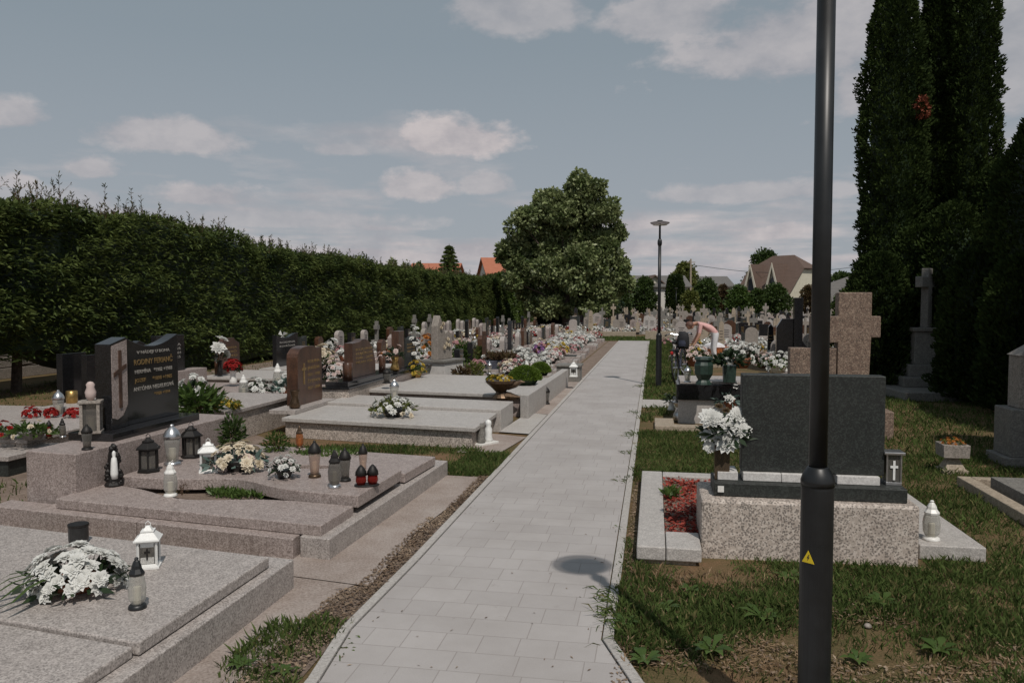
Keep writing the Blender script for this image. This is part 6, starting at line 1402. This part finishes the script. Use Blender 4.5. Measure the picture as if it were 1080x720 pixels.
grass_area('grass', -1.98, -1.56, 2.6, 3.95, 7000, .03, .085, .006, 8, thr=.02)
grass_area('grass', -5.0, -4.4, 4.3, 5.1, 2500, .02, .05, .006, 9)
grass_area('grass', -3.4, 5, 36.6, 40.5, 9000, .06, .14, .03, 10, thr=-.8)
grass_area('grass', -13, -5, 4.8, 22, 22000, .03, .09, .014, 11, [(-9, -5.0, 7.0, 22)], thr=0)
grass_area('straw', -.15, 3.2, 3.0, 5.1, 9000, .02, .06, .005, 12, BLOCK, thr=-.3, mat='straw', left_limit=rl)
# flat lying straw and leaf litter
rr = np.random.RandomState(60)
def scatter(name, n, fx, L, W, mat, seed, z=.012):
    rr = np.random.RandomState(seed); P = fx(rr, n); k = len(P); D = rr.normal(size=(k, 3)); D[:, 2] = rr.rand(k)*.25; U = rr.normal(size=(k, 3))*.3+np.array([0, 0, 1])
    m = MB(); m.quads(leaf_quads(P, D, L*(.4+.9*rr.rand(k)), W*(.6+.8*rr.rand(k)), U=U, rr=rr)); return tag(m.build(name, mat), kind='stuff')
def f1(rr, n):
    y = 2.4+6.3*rr.rand(n)**1.2; wdt = np.where(y < 4.4, .24, np.where(y < 6, .16, .08)); x = -1.585-wdt*rr.rand(n)**.9; return np.stack([x, y, .008+.014*rr.rand(n)], 1)
scatter('leaf_litter', 9000, f1, .022, .012, 'litter_chip', 61)
def f2(rr, n):
    x = -.15+3.0*rr.rand(n); y = 3.1+1.85*rr.rand(n); k = np.array([noise.noise(Vector((a*1.4, b*2.2, 9.1))) for a, b in zip(x, y)]) > .14; return np.stack([x[k], y[k], .006+.02*rr.rand(k.sum())], 1)
scatter('leaf_litter', 9000, f2, .05, .006, 'straw', 62); scatter('leaf_litter', 5000, f2, .03, .014, 'litter_chip', 63)
def f3(rr, n):
    y = 3.2+5*rr.rand(n); x = -.17+.06*rr.rand(n)-.0; return np.stack([x, y, .006+.01*rr.rand(n)], 1)
scatter('leaf_litter', 1500, f3, .02, .01, 'litter_chip', 64)
def weed(P, w, n, seed, label, mat='fresh_leaf'):
    rr = np.random.RandomState(seed); r = thing('weed', P, label, 'weed', 'broad-leaved weeds in the right foreground grass'); m = MB()
    for i in range(n):
        a = i*2*math.pi/n+rr.rand()*.4; L = w*(.6+.5*rr.rand()); d = Vector((math.cos(a), math.sin(a), 0)); s = Vector((-d.y, d.x, 0)); vs = []
        for j, t in enumerate((0, .3, .6, .85, 1)):
            c = d*L*t+Vector((0, 0, .01+L*.38*math.sin(t*2.2))); ww = w*.13*[.25, .8, 1, .7, .05][j]*(1+.3*(-1)**j); vs += [c-s*ww, c+s*ww]
        m.add(vs, [(2*j, 2*j+1, 2*j+3, 2*j+2) for j in range(4)])
    m.build('leaves', mat, r)
WL = ['largest pale green weed just left of the near lamp post', 'weed by the pale pebble in the right grass', 'weed in mid foreground grass below the pebble', 'weed closest to the path kerb corner', 'weed right of the near lamp post', 'weed at lower right away from the lamp post', 'weed at bottom edge near the path', 'weed at bottom edge right of the lamp post', 'weed close to the speckled plinth foot', '', 'small weed below the red chip bed', 'left weed in the soil beside the nearest grave', 'second weed in the soil at bottom left of the path']
for i, (px, py, w) in enumerate(((805, 655, .13), (700, 645, .10), (750, 690, .13), (660, 660, .09), (930, 640, .12), (990, 690, .12), (680, 700, .11), (905, 700, .1), (830, 612, .1), (560, 900, .1), (730, 625, .08), (255, 705, .09), (300, 712, .08))):
    if i == 9: continue
    weed(at(px, py, 0), w, 9, 200+i, WL[i])
for i, (px, py) in enumerate(((703, 646), (915, 662))):
    P = at(px, py, .0); r_ = thing('stone', P, ('pale pebble lying in the grass near the path', 'small grey pebble in the grass right of the lamp post')[i], 'pebble'); MB().lathe([(.008, 0), (.02, .006), (.022, .015), (.01, .025)], n=9).build('pebble', 'stone_pale', r_, smooth=True)
# tufts growing over the right path kerb, stray leaves on the paving
rr = np.random.RandomState(91); Q = []
for (px, py, n_, L) in ((641, 650, 90, .16), (637, 632, 60, .13), (648, 668, 60, .14), (664, 459, 60, .15), (655, 508, 40, .10), (660, 478, 40, .10), (676, 408, 50, .16), (668, 436, 40, .12), (650, 560, 30, .08), (346, 690, 30, .07), (648, 600, 24, .07)):
    c = at(px, py, 0); P_ = np.array([[c.x+.05, c.y, 0]])+rr.normal(size=(n_, 3))*np.array([.05, .10, 0]); D_ = rr.normal(size=(n_, 3))*.6; D_[:, 0] -= .45; D_[:, 2] = .35+.3*rr.rand(n_); Q.append(leaf_quads(P_, D_, L*(.5+.6*rr.rand(n_)), .009, rr=rr, droop=.35))
m = MB(); m.quads(np.concatenate(Q)); tag(m.build('overhanging_grass', 'grass_blade'), kind='stuff')
n = 150; y_ = 2.8+22*rr.rand(n)**1.6; x_ = np.where(rr.rand(n) < .7, np.where(rr.rand(n) < .5, -1.47+.22*rr.rand(n)**2, -.29-.22*rr.rand(n)**2), -1.45+1.2*rr.rand(n))
P_ = np.stack([x_, y_, np.full(n, .016)], 1); D_ = rr.normal(size=(n, 3)); D_[:, 2] = .05; m = MB(); m.quads(leaf_quads(P_, D_, .014+.02*rr.rand(n), .007, U=np.tile([0, 0, 1.0], (n, 1))+rr.normal(size=(n, 3))*.2, rr=rr)); tag(m.build('stray_leaves', 'litter_chip'), kind='stuff')
# drop prototypes that were never placed
for pr in [hl, hb, hb4, v_black, v_silver, v_amber, v_tall, v_smoke, v_red, v_urn, v_whitecap]+[p[0] for p in PG]+[p[0] for p in PB]:
    if not pr.used:
        def rm(o):
            for c in list(o.children): rm(c)
            bpy.data.objects.remove(o)
        rm(pr.root)
